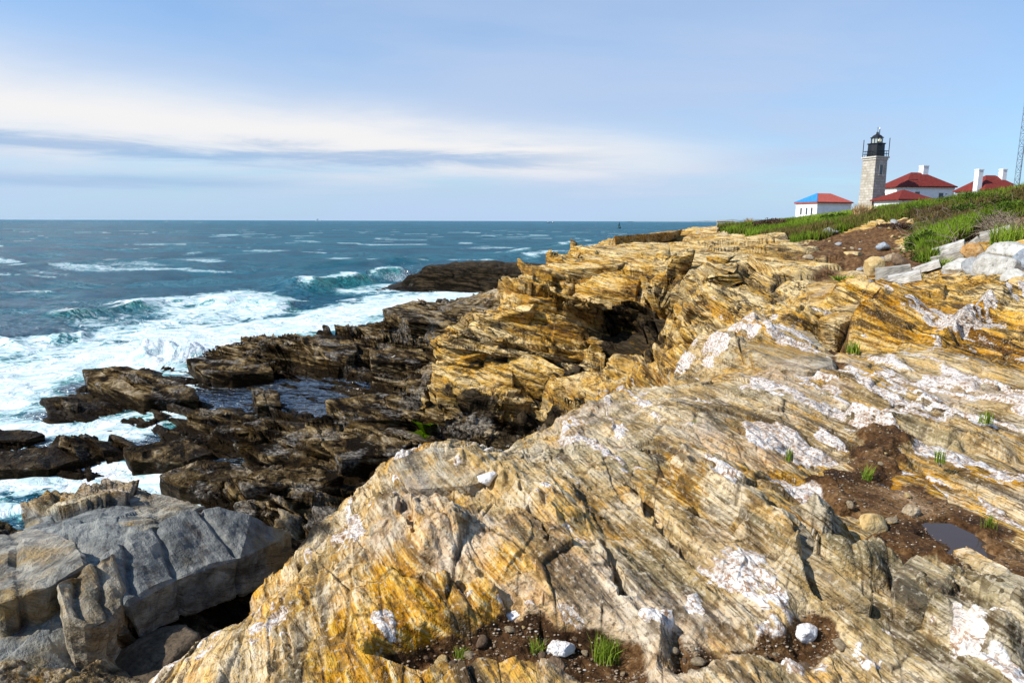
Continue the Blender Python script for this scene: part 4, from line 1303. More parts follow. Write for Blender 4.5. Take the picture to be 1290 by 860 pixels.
# blue sheet over the left slope of the cabin roof, lying just proud of the shingles
me = ro.data; L_ = me.vertices
v0, v3, v4 = L_[0].co, L_[3].co, L_[4].co
nn_ = (v3 - v0).cross(v4 - v0).normalized()
nn_ = nn_ if nn_.z > 0 else -nn_
tp = [v0 + nn_ * .03, v3 + nn_ * .03, v4 + nn_ * .03]
MB().add([tuple(q) for q in tp] + [tuple(q + nn_ * .05) for q in tp], [(0, 1, 2), (5, 4, 3), (0, 3, 4, 1), (1, 4, 5, 2), (2, 5, 3, 0)]).build('tarpaulin', MT['blue'], ro)

# --- lattice mast
p = at_r(1280.5, 240, 138)
ms = empty('radio_mast', (p[0], p[1], 8.8), .3); tag(ms, 'tall slim steel lattice mast standing right of the houses', 'mast')
w0 = .62
tri = [(w0 * math.cos(a), w0 * math.sin(a)) for a in (0, 2.094, 4.189)]
Hm = 24
for a, b in tri:
    MB().tube((a, b, 0), (a, b, Hm), .075, n=6).build('leg', MT['steel'], ms)
ms.scale = (.7, .7, 1)
la = MB()
for q in range(Hm):
    for i in range(3):
        a, b = tri[i], tri[(i + 1) % 3]
        if q % 2: a, b = b, a
        la.tube((*a, q), (*b, q + 1), .045, n=5)
        la.tube((*a, q), (*b, q), .035, n=5)
la.build('bracing', MT['steel'], ms)

# --- low wall at the point
p = at_r(914, 283, 104)
lw_ = MB().box((0, 0, 0), (2.4, .5, 1.5)).box((0, 0, .79), (2.6, .7, .12)).build('low_wall', MT['concrete2'])
lw_.location = (p[0], p[1], 6.3); lw_.rotation_euler = (0, 0, -.2)
tag(lw_, 'short pale wall at the far end of the headland beside bushes', 'wall')

# --- vessels, buoy and far coast
p = at_r(401, 276, 5200)
sh = empty('ship', (p[0], p[1], -.3), .3); tag(sh, 'tiny white ship on the horizon over the open sea', 'ship')
hull = MB().add([(-18, -4, 0), (14, -4, 0), (20, 0, 0), (14, 4, 0), (-18, 4, 0), (-19, -5, 7), (16, -5, 7), (24, 0, 8.5), (16, 5, 7), (-19, 5, 7)],
                [(4, 3, 2, 1, 0), (5, 6, 7, 8, 9), (0, 1, 6, 5), (1, 2, 7, 6), (2, 3, 8, 7), (3, 4, 9, 8), (4, 0, 5, 9)]).build('hull', MT['whiteboat'], sh)
MB().box((-6, 0, 11), (17, 7, 8), 0, .9).box((-4, 0, 17.5), (9, 6, 5), 0, .85).tube((-6, 0, 19), (-6, 0, 27), .5, .3, 6).build('cabin', MT['whiteboat'], sh)
p = at_z(780, 287.5, 0)
k_ = math.hypot(p[0], p[1]) / 620
bu = empty('buoy', (p[0], p[1], -.1)); tag(bu, 'dark navigation buoy floating offshore above the headland', 'buoy')
MB().tube((0, 0, -.4), (0, 0, 1.1 * k_), 1.7 * k_, 1.5 * k_, 14).build('float', MT['green'], bu)
b_ = MB()
for i in range(4):
    a = i * math.pi / 2 + .4
    b_.tube((1.1 * k_ * math.cos(a), 1.1 * k_ * math.sin(a), 1.1 * k_), (.35 * k_ * math.cos(a), .35 * k_ * math.sin(a), 4.4 * k_), .13 * k_, n=6)
b_.box((0, 0, 3.2 * k_), (1.0 * k_, 1.0 * k_, 1.3 * k_)).build('tower', MT['green'], bu)
MB().tube((0, 0, 4.4 * k_), (0, 0, 5.6 * k_), .3 * k_, .22 * k_, 8).build('lamp', MT['black'], bu)
for px, lb in ((690.5, 'small dark boat low on the horizon, left of its twin'), (696, 'small dark boat low on the horizon, right of its twin')):
    p = at_r(px, 278, 2600)
    bt = empty('boat', (p[0], p[1], -.2), 1.0 + px); tag(bt, lb, 'boat', 'boats on the horizon')
    MB().add([(-5, -1.5, 0), (4, -1.5, 0), (6, 0, 0), (4, 1.5, 0), (-5, 1.5, 0), (-5.2, -1.9, 2), (5, -1.9, 2), (7.5, 0, 2.6), (5, 1.9, 2), (-5.2, 1.9, 2)],
             [(4, 3, 2, 1, 0), (5, 6, 7, 8, 9), (0, 1, 6, 5), (1, 2, 7, 6), (2, 3, 8, 7), (3, 4, 9, 8), (4, 0, 5, 9)]).build('hull', MT['green'], bt)
    MB().box((.5, 0, 3.1), (3.5, 2.4, 2.2), 0, .9).tube((-1, 0, 2), (-1, 0, 7), .15, .1, 6).build('cabin', MT['whiteboat'], bt)
hv = []; hf = []
for i in range(41):
    q = i / 40
    pp = at_r(800 + 200 * q, 278, 9000)
    h_ = 4 + 26 * sstep(.3, .75, q) * (1 + .25 * math.sin(q * 31) + .2 * math.sin(q * 77))
    for dy, zz_ in ((0, -2), (150, h_ * .7), (400, h_), (900, -2)):
        hv.append((pp[0], pp[1] + dy, float(zz_)))
for i in range(40):
    for j in range(3):
        a = i * 4 + j
        hf.append((a, a + 4, a + 5, a + 1))
tag(MB().add(hv, hf).build('far_hills', simple('far coast', (.17, .22, .25), .9, .1, .01)), kind='structure')


# --- stones
def stone_mat(name, cols, sc=2.0):
    k = NT(name)
    p = k.n('ShaderNodeTexCoord').outputs['Object']
    n = k.noise(p, sc, 6, .65); n2 = k.noise(p, sc * 7, 5, .65)
    f = k.math('ADD', k.math('MULTIPLY', n, .6), k.math('MULTIPLY', n2, .4))
    c = k.ramp(f, [(.36, cols[0]), (.5, cols[1]), (.64, cols[2])])
    c = k.mix(k.mr(n2, .42, .33, 0, .5), c, tuple(x * .35 for x in cols[0]))
    k.pbsdf(c, .85, k.bump(k.math('ADD', n, k.math('MULTIPLY', n2, .7)), .06, .7), .25)
    return k.m


SM = dict(white=stone_mat('pale granite', ((.27, .25, .21), (.45, .43, .385), (.60, .58, .54))), grey=stone_mat('grey granite', ((.17, .17, .165), (.30, .30, .295), (.43, .425, .41))),
          orange=stone_mat('rusty stone', ((.22, .11, .035), (.42, .23, .08), (.52, .36, .18))), gold=stone_mat('yellow stone', ((.32, .20, .07), (.50, .35, .15), (.60, .48, .27))),
          bluegrey=stone_mat('blue grey stone', ((.17, .19, .22), (.27, .30, .34), (.38, .41, .44))), quartz=stone_mat('vein quartz', ((.50, .40, .32), (.82, .80, .77), (.88, .87, .86)), 6),
          brown=stone_mat('brown stone', ((.08, .05, .03), (.17, .11, .065), (.27, .19, .12)), 5), tan=stone_mat('tan stone', ((.22, .16, .09), (.38, .29, .18), (.52, .43, .31)), 5),
          dark=stone_mat('dark wet rock', ((.02, .015, .01), (.07, .05, .03), (.15, .11, .07)), 3))


def stone_mesh(name, size, seed, mat, sub=4, facets=11, smooth=True):
    """A broken boulder: a ball cut by random planes, then roughened."""
    bm = bmesh.new(); bmesh.ops.create_icosphere(bm, subdivisions=sub, radius=1.0)
    V = np.array([v.co[:] for v in bm.verts], F32)
    rs = np.random.RandomState(seed)
    for _ in range(facets):
        n = rs.randn(3); n /= np.linalg.norm(n); d = rs.uniform(.55, .85)
        h = V @ n - d
        V = np.where(h[:, None] > 0, V - n[None] * (h * .92)[:, None], V)
    V = V / np.abs(V).max(0)
    rough = .07 * fbm(V[:, 0] * 2 + seed, V[:, 1] * 2, V[:, 2] * 2, 4) + .02 * fbm(V[:, 0] * 8 + seed, V[:, 1] * 8, V[:, 2] * 8, 2)
    V = V * (1 + rough[:, None]) * np.array(size)[None] / 2
    for v, c in zip(bm.verts, V): v.co = c
    me = bpy.data.meshes.new(name); bm.to_mesh(me); bm.free()
    me.polygons.foreach_set('use_smooth', [smooth] * len(me.polygons)); me.materials.append(mat)
    return me


def boulder(px0, py0, px1, py1, seed, mat, label, rz=0.0, dz=0.0, name='boulder', cat='boulder', group=None, deep=.8, tilt=.1, hh=1.15):
    """A stone whose foot stands on the ground seen at the lower edge of its outline."""
    c = hit((px0 + px1) / 2, py1 - .12 * (py1 - py0))
    r = math.hypot(c[0], c[1])
    w_ = (px1 - px0) / FPX * r * 1.03; h = (py1 - py0) / FPX * r * hh
    o = link(bpy.data.objects.new(name, stone_mesh(name, (w_, w_ * deep, h), seed, SM[mat])))
    u = np.array([c[0], c[1]]) / r
    o.location = (c[0] + u[0] * w_ * deep * .3, c[1] + u[1] * w_ * deep * .3, gz(c[0], c[1]) + h * .42 + dz)
    o.rotation_euler = (tilt * math.sin(seed), tilt * math.cos(seed), rz - math.atan2(c[0], c[1]))
    return tag(o, label, cat, group)


RG = 'boulders piled below the bank'
boulder(1189, 331, 1221, 349, 3, 'white', 'long low pale boulder at the left end of the boulder pile', .1, group=RG)
boulder(1214, 331, 1238, 354, 4, 'grey', 'grey boulder between two white ones in front of the pile', .4, group=RG)
boulder(1232, 331, 1275, 359, 5, 'white', 'big white boulder with a rusty corner, largest of the pile', .2, group=RG)
boulder(1248, 317, 1292, 342, 6, 'white', 'broad white boulder on top of the pile by the grass', .0, .1, group=RG)
boulder(1214, 318, 1237, 334, 7, 'orange', 'rust orange boulder under the edge of the concrete slab', .3, .12, group=RG)
boulder(1233, 322, 1251, 336, 8, 'grey', 'small grey boulder right behind the rust orange one', .7, group=RG)
boulder(1265, 345, 1288, 364, 9, 'white', 'small upright white boulder at the lower right of the pile', .3, group=RG)
boulder(1275, 353, 1302, 368, 10, 'gold', 'yellow brown boulder lowest in the pile', .1, group=RG)
boulder(1281, 320, 1312, 346, 12, 'bluegrey', 'dark grey boulder at the right end of the pile', .2, group=RG)
boulder(1080, 357, 1099, 372, 13, 'bluegrey', 'blue grey stone beside a leafy green weed', .5, name='stone', cat='stone')
boulder(1090, 330, 1112, 353, 14, 'gold', 'yellow boulder leaning on the brown earth left of the concrete slabs', .2)
boulder(1038, 288, 1055, 297, 15, 'grey', 'grey stone at the lower edge of the green bank', .1, name='stone', cat='stone')
boulder(1010, 322, 1024, 330, 16, 'tan', 'tan stone below the foot of the bare earth slope', .1, name='stone', cat='stone')
boulder(1062, 318, 1085, 327, 17, 'gold', 'yellow stone half buried in the bare earth slope', .1, name='stone', cat='stone')
boulder(1105, 306, 1120, 316, 18, 'bluegrey', 'dark stone sticking out of the bare earth slope', .1, name='stone', cat='stone')
boulder(686, 811, 728, 834, 21, 'quartz', 'white quartz stone beside the largest grass tuft', .1, name='quartz_stone', cat='stone', deep=.7)
boulder(632, 770, 664, 790, 22, 'quartz', 'white quartz lump set in the ledge beside the vertical crack', .1, name='quartz_stone', cat='stone', deep=.6)
boulder(1000, 792, 1032, 812, 23, 'quartz', 'white quartz lump on the soil at the foot of the rock', .4, name='quartz_stone', cat='stone')
boulder(1138, 640, 1160, 655, 24, 'tan', 'tan stone at the edge of the puddle', .4, name='stone', cat='stone')
boulder(1082, 654, 1116, 675, 25, 'gold', 'pale yellow angular stone lying just left of the puddles', .6, name='stone', cat='stone')
boulder(683, 833, 716, 852, 26, 'brown', 'brown stone in the soil below the white quartz stone', .2, name='stone', cat='stone')
boulder(120, 830, 262, 876, 35, 'dark', 'dark grey boulder lying in the shaded trench', .5, deep=.9, hh=.7)
boulder(600, 598, 630, 616, 36, 'quartz', 'small white lump on the crest of the near ledge', .2, name='quartz_stone', cat='stone')


def slab(px0, py0, px1, py1, thick, depth, mat, label, pitch=0.0, dz=0.0, yaw=0.0):
    """A concrete slab whose long front edge runs between two places in the photograph."""
    a = hit(px0, py0); r = math.hypot(a[0], a[1])
    A = at_r(px0, py0, r); B = at_r(px1, py1, r * (1 + yaw))
    L = Vector(B - A)
    o = MB().box((L.length / 2, depth / 2, thick / 2), (L.length, depth, thick)).build('concrete_slab', MT[mat])
    me = o.data
    bm = bmesh.new(); bm.from_mesh(me)
    bmesh.ops.subdivide_edges(bm, edges=bm.edges, cuts=9, use_grid_fill=True)
    rs = random.Random(int(px0))
    for v in bm.verts:
        n = float(vn(np.array([v.co.x * 2.2 + px0]), np.array([v.co.y * 2.2]), np.array([v.co.z * 2.2]))[0])
        v.co += Vector((n * .03, n * .03, n * .012)) + Vector((rs.uniform(-.004, .004),) * 3)
    bm.to_mesh(me); bm.free()
    x = L.normalized(); y = Vector((-x.y, x.x, 0)).normalized(); z = x.cross(y)
    M = Matrix((x, y, z)).transposed().to_4x4() @ Matrix.Rotation(pitch, 4, 'X')
    M.translation = Vector((A[0], A[1], A[2] + dz))
    o.matrix_world = M
    return tag(o, label, 'slab', 'broken concrete slabs below the bank')


slab(1104, 353, 1150, 347, .28, .35, 'concrete', 'tan grey concrete slab on edge at the left end of the row', .05, -.03)
slab(1121, 358, 1163, 350, .17, .5, 'concrete2', 'white topped slab in front of the tan grey one, nearest to the weeds', .03, .0)
slab(1153, 345, 1185, 336, .15, .5, 'concrete2', 'thin white slab in the middle of the row', .05, .0)
slab(1176, 327, 1217, 315, .17, .6, 'concrete2', 'thick white slab lying tilted on top of another slab', .06, .10)
slab(1174, 334, 1214, 324, .19, .5, 'concrete', 'grey slab underneath the tilted white one', .03, .0)
slab(1236, 307, 1275, 298, .18, .8, 'concrete', 'grey slab lying highest up the bank among dry twigs', .16, .08)
slab(1215, 319, 1236, 303, .12, .3, 'concrete', 'narrow leaning slab joining the upper and lower slabs', .05, .05)

# --- driftwood and an old iron bar
lg = empty('driftwood_log', (0, 0, 0)); tag(lg, 'bleached driftwood log lying among the dark tidal rocks', 'log')
A = hit(470, 462); B = at_r(518, 472, math.hypot(A[0], A[1]) * .99)
m_ = MB()
for i in range(6):
    f0, f1 = i / 6, (i + 1) / 6
    P0 = A + (B - A) * f0 + np.array([0, 0, .32 + .05 * math.sin(i * 2.1)]); P1 = A + (B - A) * f1 + np.array([0, 0, .32 + .05 * math.sin((i + 1) * 2.1)])
    m_.tube(P0, P1, .15 - .07 * abs(f0 - .4), .15 - .07 * abs(f1 - .4), 10)
m_.build('stem', MT['wood'], lg)
P0 = A + (B - A) * .35 + np.array([0, 0, .36])
MB().tube(P0, P0 + np.array([.5, -.3, .35]), .06, .03, 8).build('branch', MT['wood'], lg)
A = hit(283, 858)
ib = MB().tube(A - np.array([0, 0, .1]), A + np.array([-.035, .03, .16]), .012, .010, 8).tube(A + np.array([-.035, .03, .16]), A + np.array([-.036, .031, .175]), .016, .014, 8).build('iron_bar', MT['rust'])
tag(ib, 'rusty iron bar standing in the near ledge', 'bar')


def rock_block(top, drop, inset, label, grey=0.0, tid=0.0, cuts=14, seed=1, damp_shade_=0.0, joints=(), group='angular blocks by the trench', world=None, gold=0.0, amp=1.0, lift=.10):
    """An angular block: a top face given by its corners, a broken rim and a foot drawn back under it."""
    P = world or [Vector(at_z(px, py, z)) + Vector((0, 0, lift)) for px, py, z in top]
    c = sum(P, Vector()) / len(P)
    bm = bmesh.new()
    tv = [bm.verts.new(p) for p in P]
    bv = []
    for p in P:
        q = p + (c - p) * inset; q.z = p.z - drop; bv.append(bm.verts.new(q))
    n = len(P)
    bm.faces.new(tv); bm.faces.new(bv[::-1])
    for i in range(n):
        bm.faces.new((tv[i], bv[i], bv[(i + 1) % n], tv[(i + 1) % n]))
    bmesh.ops.recalc_face_normals(bm, faces=bm.faces)
    bmesh.ops.bevel(bm, geom=list(bm.edges), offset=.035, segments=1, affect='EDGES')
    bmesh.ops.triangulate(bm, faces=bm.faces)
    bmesh.ops.subdivide_edges(bm, edges=[e for e in bm.edges if e.calc_length() > .25], cuts=cuts, use_grid_fill=True)
    bmesh.ops.triangulate(bm, faces=bm.faces)
    bm.normal_update()
    V = np.array([v.co[:] for v in bm.verts], F32); Nn = np.array([v.normal[:] for v in bm.verts], F32)
    d = .05 * fbm(V[:, 0] * 1.6 + seed, V[:, 1] * 1.6, V[:, 2] * 1.6, 4) + .014 * fbm(V[:, 0] * 7 + seed, V[:, 1] * 7, V[:, 2] * 7, 3)
    crk_ = np.zeros(len(V), F32)
    for a_, b_ in joints:
        L = [tuple(at_z(*a_)[:2]), tuple(at_z(*b_)[:2])]
        dd, _, _ = segdist(V[:, 0] + .04 * vn(V[:, 0] * 4, V[:, 1] * 4), V[:, 1], L)
        g = np.exp(-(dd / .035) ** 2); d -= .07 * g; crk_ = np.maximum(crk_, g)
    V = V + Nn * (d * amp)[:, None]
    for v, q in zip(bm.verts, V): v.co = q
    me = bpy.data.meshes.new('rock_block'); bm.to_mesh(me); bm.free()
    x, y, z = V.T
    a = x * SX + y * SY; e = x * EX + y * EY
    dip = math.radians(40 - 24 * float(sstep(2.3, 3.1, np.array(math.log(math.hypot(c.x, c.y))))))
    tt = z * math.cos(dip) + e * math.sin(dip); qq = e * math.cos(dip) - z * math.sin(dip)
    at_ = me.attributes.new('sc', 'FLOAT_VECTOR', 'POINT'); at_.data.foreach_set('vector', np.stack([a, tt, qq], 1).astype(F32).ravel())
    for nm, val in (('grey', grey), ('tidal', tid), ('lay', .5), ('damp', damp_shade_), ('gold', gold)):
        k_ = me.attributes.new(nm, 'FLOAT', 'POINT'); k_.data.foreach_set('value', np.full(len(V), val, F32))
    k_ = me.attributes.new('crack', 'FLOAT', 'POINT'); k_.data.foreach_set('value', crk_)
    me.polygons.foreach_set('use_smooth', [False] * len(me.polygons))
    me.materials.append(M_ROCK)
    return tag(link(bpy.data.objects.new('rock_block', me)), label, 'rock', group)


rock_block([(140, 702, 2.86), (184, 672, 2.86), (228, 655, 2.80), (272, 644, 2.74), (318, 658, 2.48), (371, 678, 1.98), (352, 692, 2.0), (306, 708, 2.28), (268, 722, 2.36), (230, 735, 2.44), (196, 752, 2.52), (160, 773, 2.62), (148, 744, 2.74)], .62, .13,
           'blue grey slab with cream seams overhanging the dark trench', 1.0, joints=(((196, 668, 2.8), (226, 735, 2.45)), ((252, 650, 2.75), (300, 708, 2.3)), ((158, 694, 2.8), (172, 765, 2.55))), seed=5)
rock_block([(70, 745, 3.0), (112, 722, 2.98), (146, 703, 2.9), (160, 773, 2.62), (142, 796, 2.64), (112, 800, 2.76), (84, 790, 2.86)], .8, .10, 'brownish block with upright broken edges left of the blue grey slab', .55, seed=9, joints=(((98, 728, 2.9), (106, 800, 2.7)), ((124, 716, 2.9), (140, 798, 2.6))))
rock_block([(-40, 690, 2.75), (40, 672, 2.7), (100, 690, 2.85), (112, 722, 2.95), (66, 748, 2.98), (0, 770, 3.0), (-60, 760, 2.9)], .5, .05, 'broad tan grey block at the far left edge beside the brownish one', .75, seed=12, joints=(((20, 680, 2.7), (30, 765, 3.0)),))
rock_block([(110, 640, 2.2), (165, 624, 2.15), (235, 636, 2.1), (262, 645, 2.2), (225, 658, 2.5), (180, 672, 2.55), (130, 668, 2.4)], .5, .05, 'grey and tan block behind the blue grey slab, on the edge of the surf', .7, seed=15, joints=(((190, 630, 2.1), (200, 668, 2.5)),))
rock_block([(296, 640, .62), (345, 627, .62), (392, 624, .60), (390, 640, .55), (345, 652, .52), (305, 652, .52)], .28, .08, 'long flat dark slab lying by the tide pool', 0, 1, 10, 21)
rock_block([(328, 652, .42), (388, 645, .42), (384, 660, .38), (340, 664, .36)], .3, .05, 'thin dark slab under the long flat one by the tide pool', 0, 1, 10, 23)


def tidal_slab(pts, z, label, seed, tilt=.16, drop=.9, joints=0):
    z -= .09; tilt *= .8
    """A tilted slab of the tidal belt, its broken edge raised towards the sea."""
    x0 = min(p[0] for p in pts); x1 = max(p[0] for p in pts); y0 = min(p[1] for p in pts); y1 = max(p[1] for p in pts)
    T = [(px, py, z + tilt * (.5 - (px - x0) / (x1 - x0)) + .5 * tilt * (.5 - (py - y0) / (y1 - y0))) for px, py in pts]
    R_ = random.Random(seed); J = []
    for q in range(joints):
        f = (q + .6 + .3 * R_.random()) / (joints + .6)
        J.append(((x0 + (x1 - x0) * (f - .04), y0 - 2, z), (x0 + (x1 - x0) * (f + .06), y1 + 2, z)))
    return rock_block(T, drop, .05, label, 0, 1, 10, seed, 0, J, 'tilted slabs on the tidal shelf', lift=0)


tidal_slab([(235, 453), (284, 446), (340, 461), (346, 468), (292, 473), (256, 470)], .72, 'long brown slab pointing into the surf, just inland of the splash', 31, .2, joints=2)
tidal_slab([(317, 489), (351, 491), (356, 511), (323, 509)], .62, 'square mustard brown block beside the large tide pool', 33, .1, joints=1)
tidal_slab([(379, 426), (446, 429), (452, 442), (437, 455), (412, 448)], .98, 'broad ribbed tan slab at the seaward top of the tidal shelf', 35, .3, joints=2)
tidal_slab([(465, 440), (535, 443), (547, 453), (520, 458), (468, 455)], .92, 'smooth tan slab against the foot of the golden headland, above the driftwood', 37, .2, joints=1)
tidal_slab([(104, 466), (162, 462), (246, 489), (252, 503), (182, 504), (111, 481)], .66, 'dark slab with long parallel edges on the outermost rock in the foam', 39, .25, joints=2)
tidal_slab([(200, 598), (253, 577), (312, 587), (328, 603), (284, 618), (225, 612)], .55, 'smooth brown slab sloping into the nearest foam channel', 41, .2, joints=1)
tidal_slab([(284, 607), (331, 592), (395, 586), (434, 600), (404, 613), (296, 620)], .74, 'rounded brown slab split by cracks, just above the long flat dark slab', 43, .2, joints=3)
tidal_slab([(287, 536), (334, 530), (340, 540), (300, 546)], .60, 'small pale grey slab in the middle of the tidal shelf', 45, .1)
tidal_slab([(-30, 574), (67, 562), (104, 579), (63, 591), (-30, 592)], .42, 'low dark slab at the left edge between two strips of foam', 47, .12, joints=2)
tidal_slab([(156, 564), (234, 553), (270, 570), (234, 583), (165, 581)], .52, 'dark brown slab right of the low one at the left edge', 49, .2, joints=2)
tidal_slab([(-20, 545), (40, 542), (58, 549), (34, 556), (-20, 558)], .34, 'flat dark slab awash at the left edge, farther out', 51, .1)
tidal_slab([(482, 390), (520, 379), (612, 386), (606, 399), (560, 409), (515, 405)], 1.75, 'ridged grey brown slab on top of the rock beside the surf inlet', 53, .7, .9, joints=3)
tidal_slab([(484, 406), (530, 411), (578, 420), (562, 429), (508, 419)], 1.0, 'lower grey brown slab in front of the ridged one by the surf inlet', 55, .3, .7, joints=2)
tidal_slab([(400, 556), (470, 546), (520, 556), (500, 572), (430, 578)], .78, 'grey speckled slab close to the green weed by the near ledge', 57, .2, joints=2)
tidal_slab([(410, 505), (475, 494), (540, 508), (530, 526), (450, 530)], .86, 'grey and tan slab in the shade of the headland foot', 59, .25, joints=2)


def ledge(pts, label, seed, up=.08, out=.15, drop=.5, inset=.06, joints=0, cuts=12, grey=0.0, gold=0.0, amp=1.0, group='stacked slabs of the golden headland'):
    """A bedded slab standing a little proud of the rock it belongs to."""
    W = []
    for px, py in pts:
        h = hit(px, py); r = math.hypot(h[0], h[1]); k = (r - out) / r
        W.append(Vector((h[0] * k, h[1] * k, gz(h[0], h[1]) + up)))
    # flatten the top towards its mean plane so that it reads as one bedding face
    A = np.array(W); m = A.mean(0); _, _, vt = np.linalg.svd(A - m); n = vt[2]
    A = A - ((A - m) @ n)[:, None] * n[None] * .7
    W = [Vector(q) for q in A]
    xs = [p.x for p in W]; J = []
    o = rock_block(None, drop, inset, label, grey, 0, cuts, seed, 0, (), group, W, gold, amp)
    return o


ledge([(610, 393), (649, 380), (674, 385), (671, 401), (632, 406), (612, 404)], 'large pale slab at the seaward shoulder of the golden headland', 61, .12, .2, .6, gold=1)
ledge([(651, 360), (700, 364), (702, 379), (666, 383), (648, 372)], 'golden slab just above the large pale one on the headland', 62, .12, .2, .6, gold=1)
ledge([(546, 440), (592, 414), (633, 421), (630, 450), (588, 457), (548, 453)], 'upper golden buttress at the seaward corner of the headland', 63, .12, .3, .8, gold=1)
ledge([(544, 459), (599, 464), (647, 457), (647, 485), (592, 488), (545, 478)], 'middle golden ledge under the upper buttress at the seaward corner', 64, .1, .3, .7, gold=1)
ledge([(547, 484), (588, 488), (634, 484), (600, 503), (550, 503)], 'lowest tan ledge at the seaward corner above the tidal rocks', 65, .1, .25, .6, gold=.8)
ledge([(640, 447), (680, 451), (712, 466), (682, 484), (645, 473)], 'tan slab below and left of the dark hollow in the headland', 66, .12, .3, .7, gold=1)
ledge([(723, 361), (767, 347), (806, 354), (803, 369), (754, 373)], 'long golden ledge forming the brow over the dark hollow', 68, .15, .3, .7, gold=1)
ledge([(686, 480), (734, 466), (803, 476), (796, 494), (717, 495)], 'brown slab on the floor below the dark hollow', 69, .1, .2, .5, gold=.7)
ledge([(531, 516), (588, 500), (640, 507), (634, 530), (565, 537)], 'brown sloping slab at the very foot of the headland', 70, .08, .2, .5, gold=.4)
ledge([(690, 332), (740, 322), (790, 328), (780, 340), (715, 345)], 'flat golden slab on the upper step of the headland', 73, .12, .3, .6, gold=1)
ledge([(860, 345), (925, 336), (985, 346), (970, 360), (890, 366)], 'flat tan slab on top of the headland to the right of the hollow', 74, .10, .2, .5, gold=1)
ledge([(848, 385), (905, 366), (955, 376), (930, 398), (868, 412)], 'layered golden slab at the rim right of the dark hollow', 75, .12, .2, .6, gold=1)
ledge([(755, 300), (800, 296), (862, 296), (850, 303), (775, 307)], 'dark edged slab standing at the far seaward end of the headland', 76, .35, .3, .8, gold=.8)
NG = 'tilted slabs in the near ledge'
ledge([(938, 446), (995, 414), (1026, 428), (1053, 468), (1022, 474), (971, 470)], 'grey ridged block with a shadowed right side in the middle of the flat rock', 77, .10, .05, .4, .05, grey=.35, group=NG)
ledge([(1014, 362), (1049, 360), (1097, 378), (1100, 395), (1056, 423), (1021, 405)], 'tan wedge shaped rock with a dark right side next to the cleft', 78, .14, .05, .5, .05, gold=.6, group=NG)
ledge([(973, 664), (1003, 668), (1062, 748), (1108, 786), (1068, 780), (997, 728)], 'long grey green slab edge running down left of the puddles', 79, .13, .02, .3, .04, cuts=22, grey=.15, amp=.35, group=NG)
ledge([(1120, 750), (1150, 724), (1205, 754), (1188, 787), (1130, 791)], 'wedge of grey green layered slab just below the puddles', 80, .15, .02, .3, .04, cuts=22, grey=.15, amp=.35, group=NG)
ledge([(1236, 768), (1258, 746), (1300, 760), (1310, 792), (1245, 780)], 'grey green slab at the right edge below the muddy patch', 81, .15, .02, .3, .04, cuts=20, grey=.15, amp=.35, group=NG)
ledge([(1203, 692), (1221, 695), (1281, 726), (1272, 737), (1215, 710)], 'narrow pale slab sticking out of the mud right of the puddles', 82, .05, .02, .2, .04, cuts=18, amp=.3, group=NG)
ledge([(842, 592), (872, 585), (950, 636), (1000, 700), (968, 690), (890, 640)], 'smooth tan slab face above the dark crack in the near ledge', 83, .11, .02, .3, .05, cuts=22, amp=.35, group=NG)
ledge([(488, 590), (545, 566), (600, 572), (640, 590), (600, 612), (520, 618)], 'grey weathered slab on the crest of the near ledge', 84, .05, .02, .3, .05, cuts=22, grey=.3, amp=.4, group=NG)


# ------------------------------------------------------------------ plants
def leaf_mat(name, stops, trans=.25):
    k = NT(name)
    t = k.attr('tint')
    c = k.ramp(t, stops)
    d = k.n('ShaderNodeBsdfDiffuse'); k.set(d.inputs[0], c)
    tr = k.n('ShaderNodeBsdfTranslucent'); k.set(tr.inputs[0], c)
    m = k.n('ShaderNodeMixShader'); m.inputs[0].default_value = trans
    k.t.links.new(d.outputs[0], m.inputs[1]); k.t.links.new(tr.outputs[0], m.inputs[2])
    k.t.links.new(m.outputs[0], k.out.inputs[0])
    return k.m


M_GRASS = leaf_mat('grass blades', [(0, (.10, .065, .03)), (.18, (.22, .15, .06)), (.34, (.13, .14, .026)), (.55, (.15, .23, .022)), (.8, (.21, .30, .03)), (1, (.33, .40, .07))])
M_SHRUB = leaf_mat('shrub leaves', [(0, (.022, .036, .008)), (.4, (.06, .10, .016)), (.75, (.12, .185, .026)), (1, (.20, .27, .05))])
M_BROWN = leaf_mat('brown shrub', [(0, (.035, .022, .016)), (.5, (.10, .06, .04)), (1, (.20, .14, .08))])
M_REED = leaf_mat('dry reeds', [(0, (.28, .17, .07)), (.5, (.50, .34, .15)), (1, (.66, .52, .30))])
M_TWIG = simple('dead twigs', (.20, .155, .11), .9, .3, 6)
M_BARK = simple('shrub stems', (.09, .065, .045), .9, .3, 6)
rs = np.random.RandomState(42)


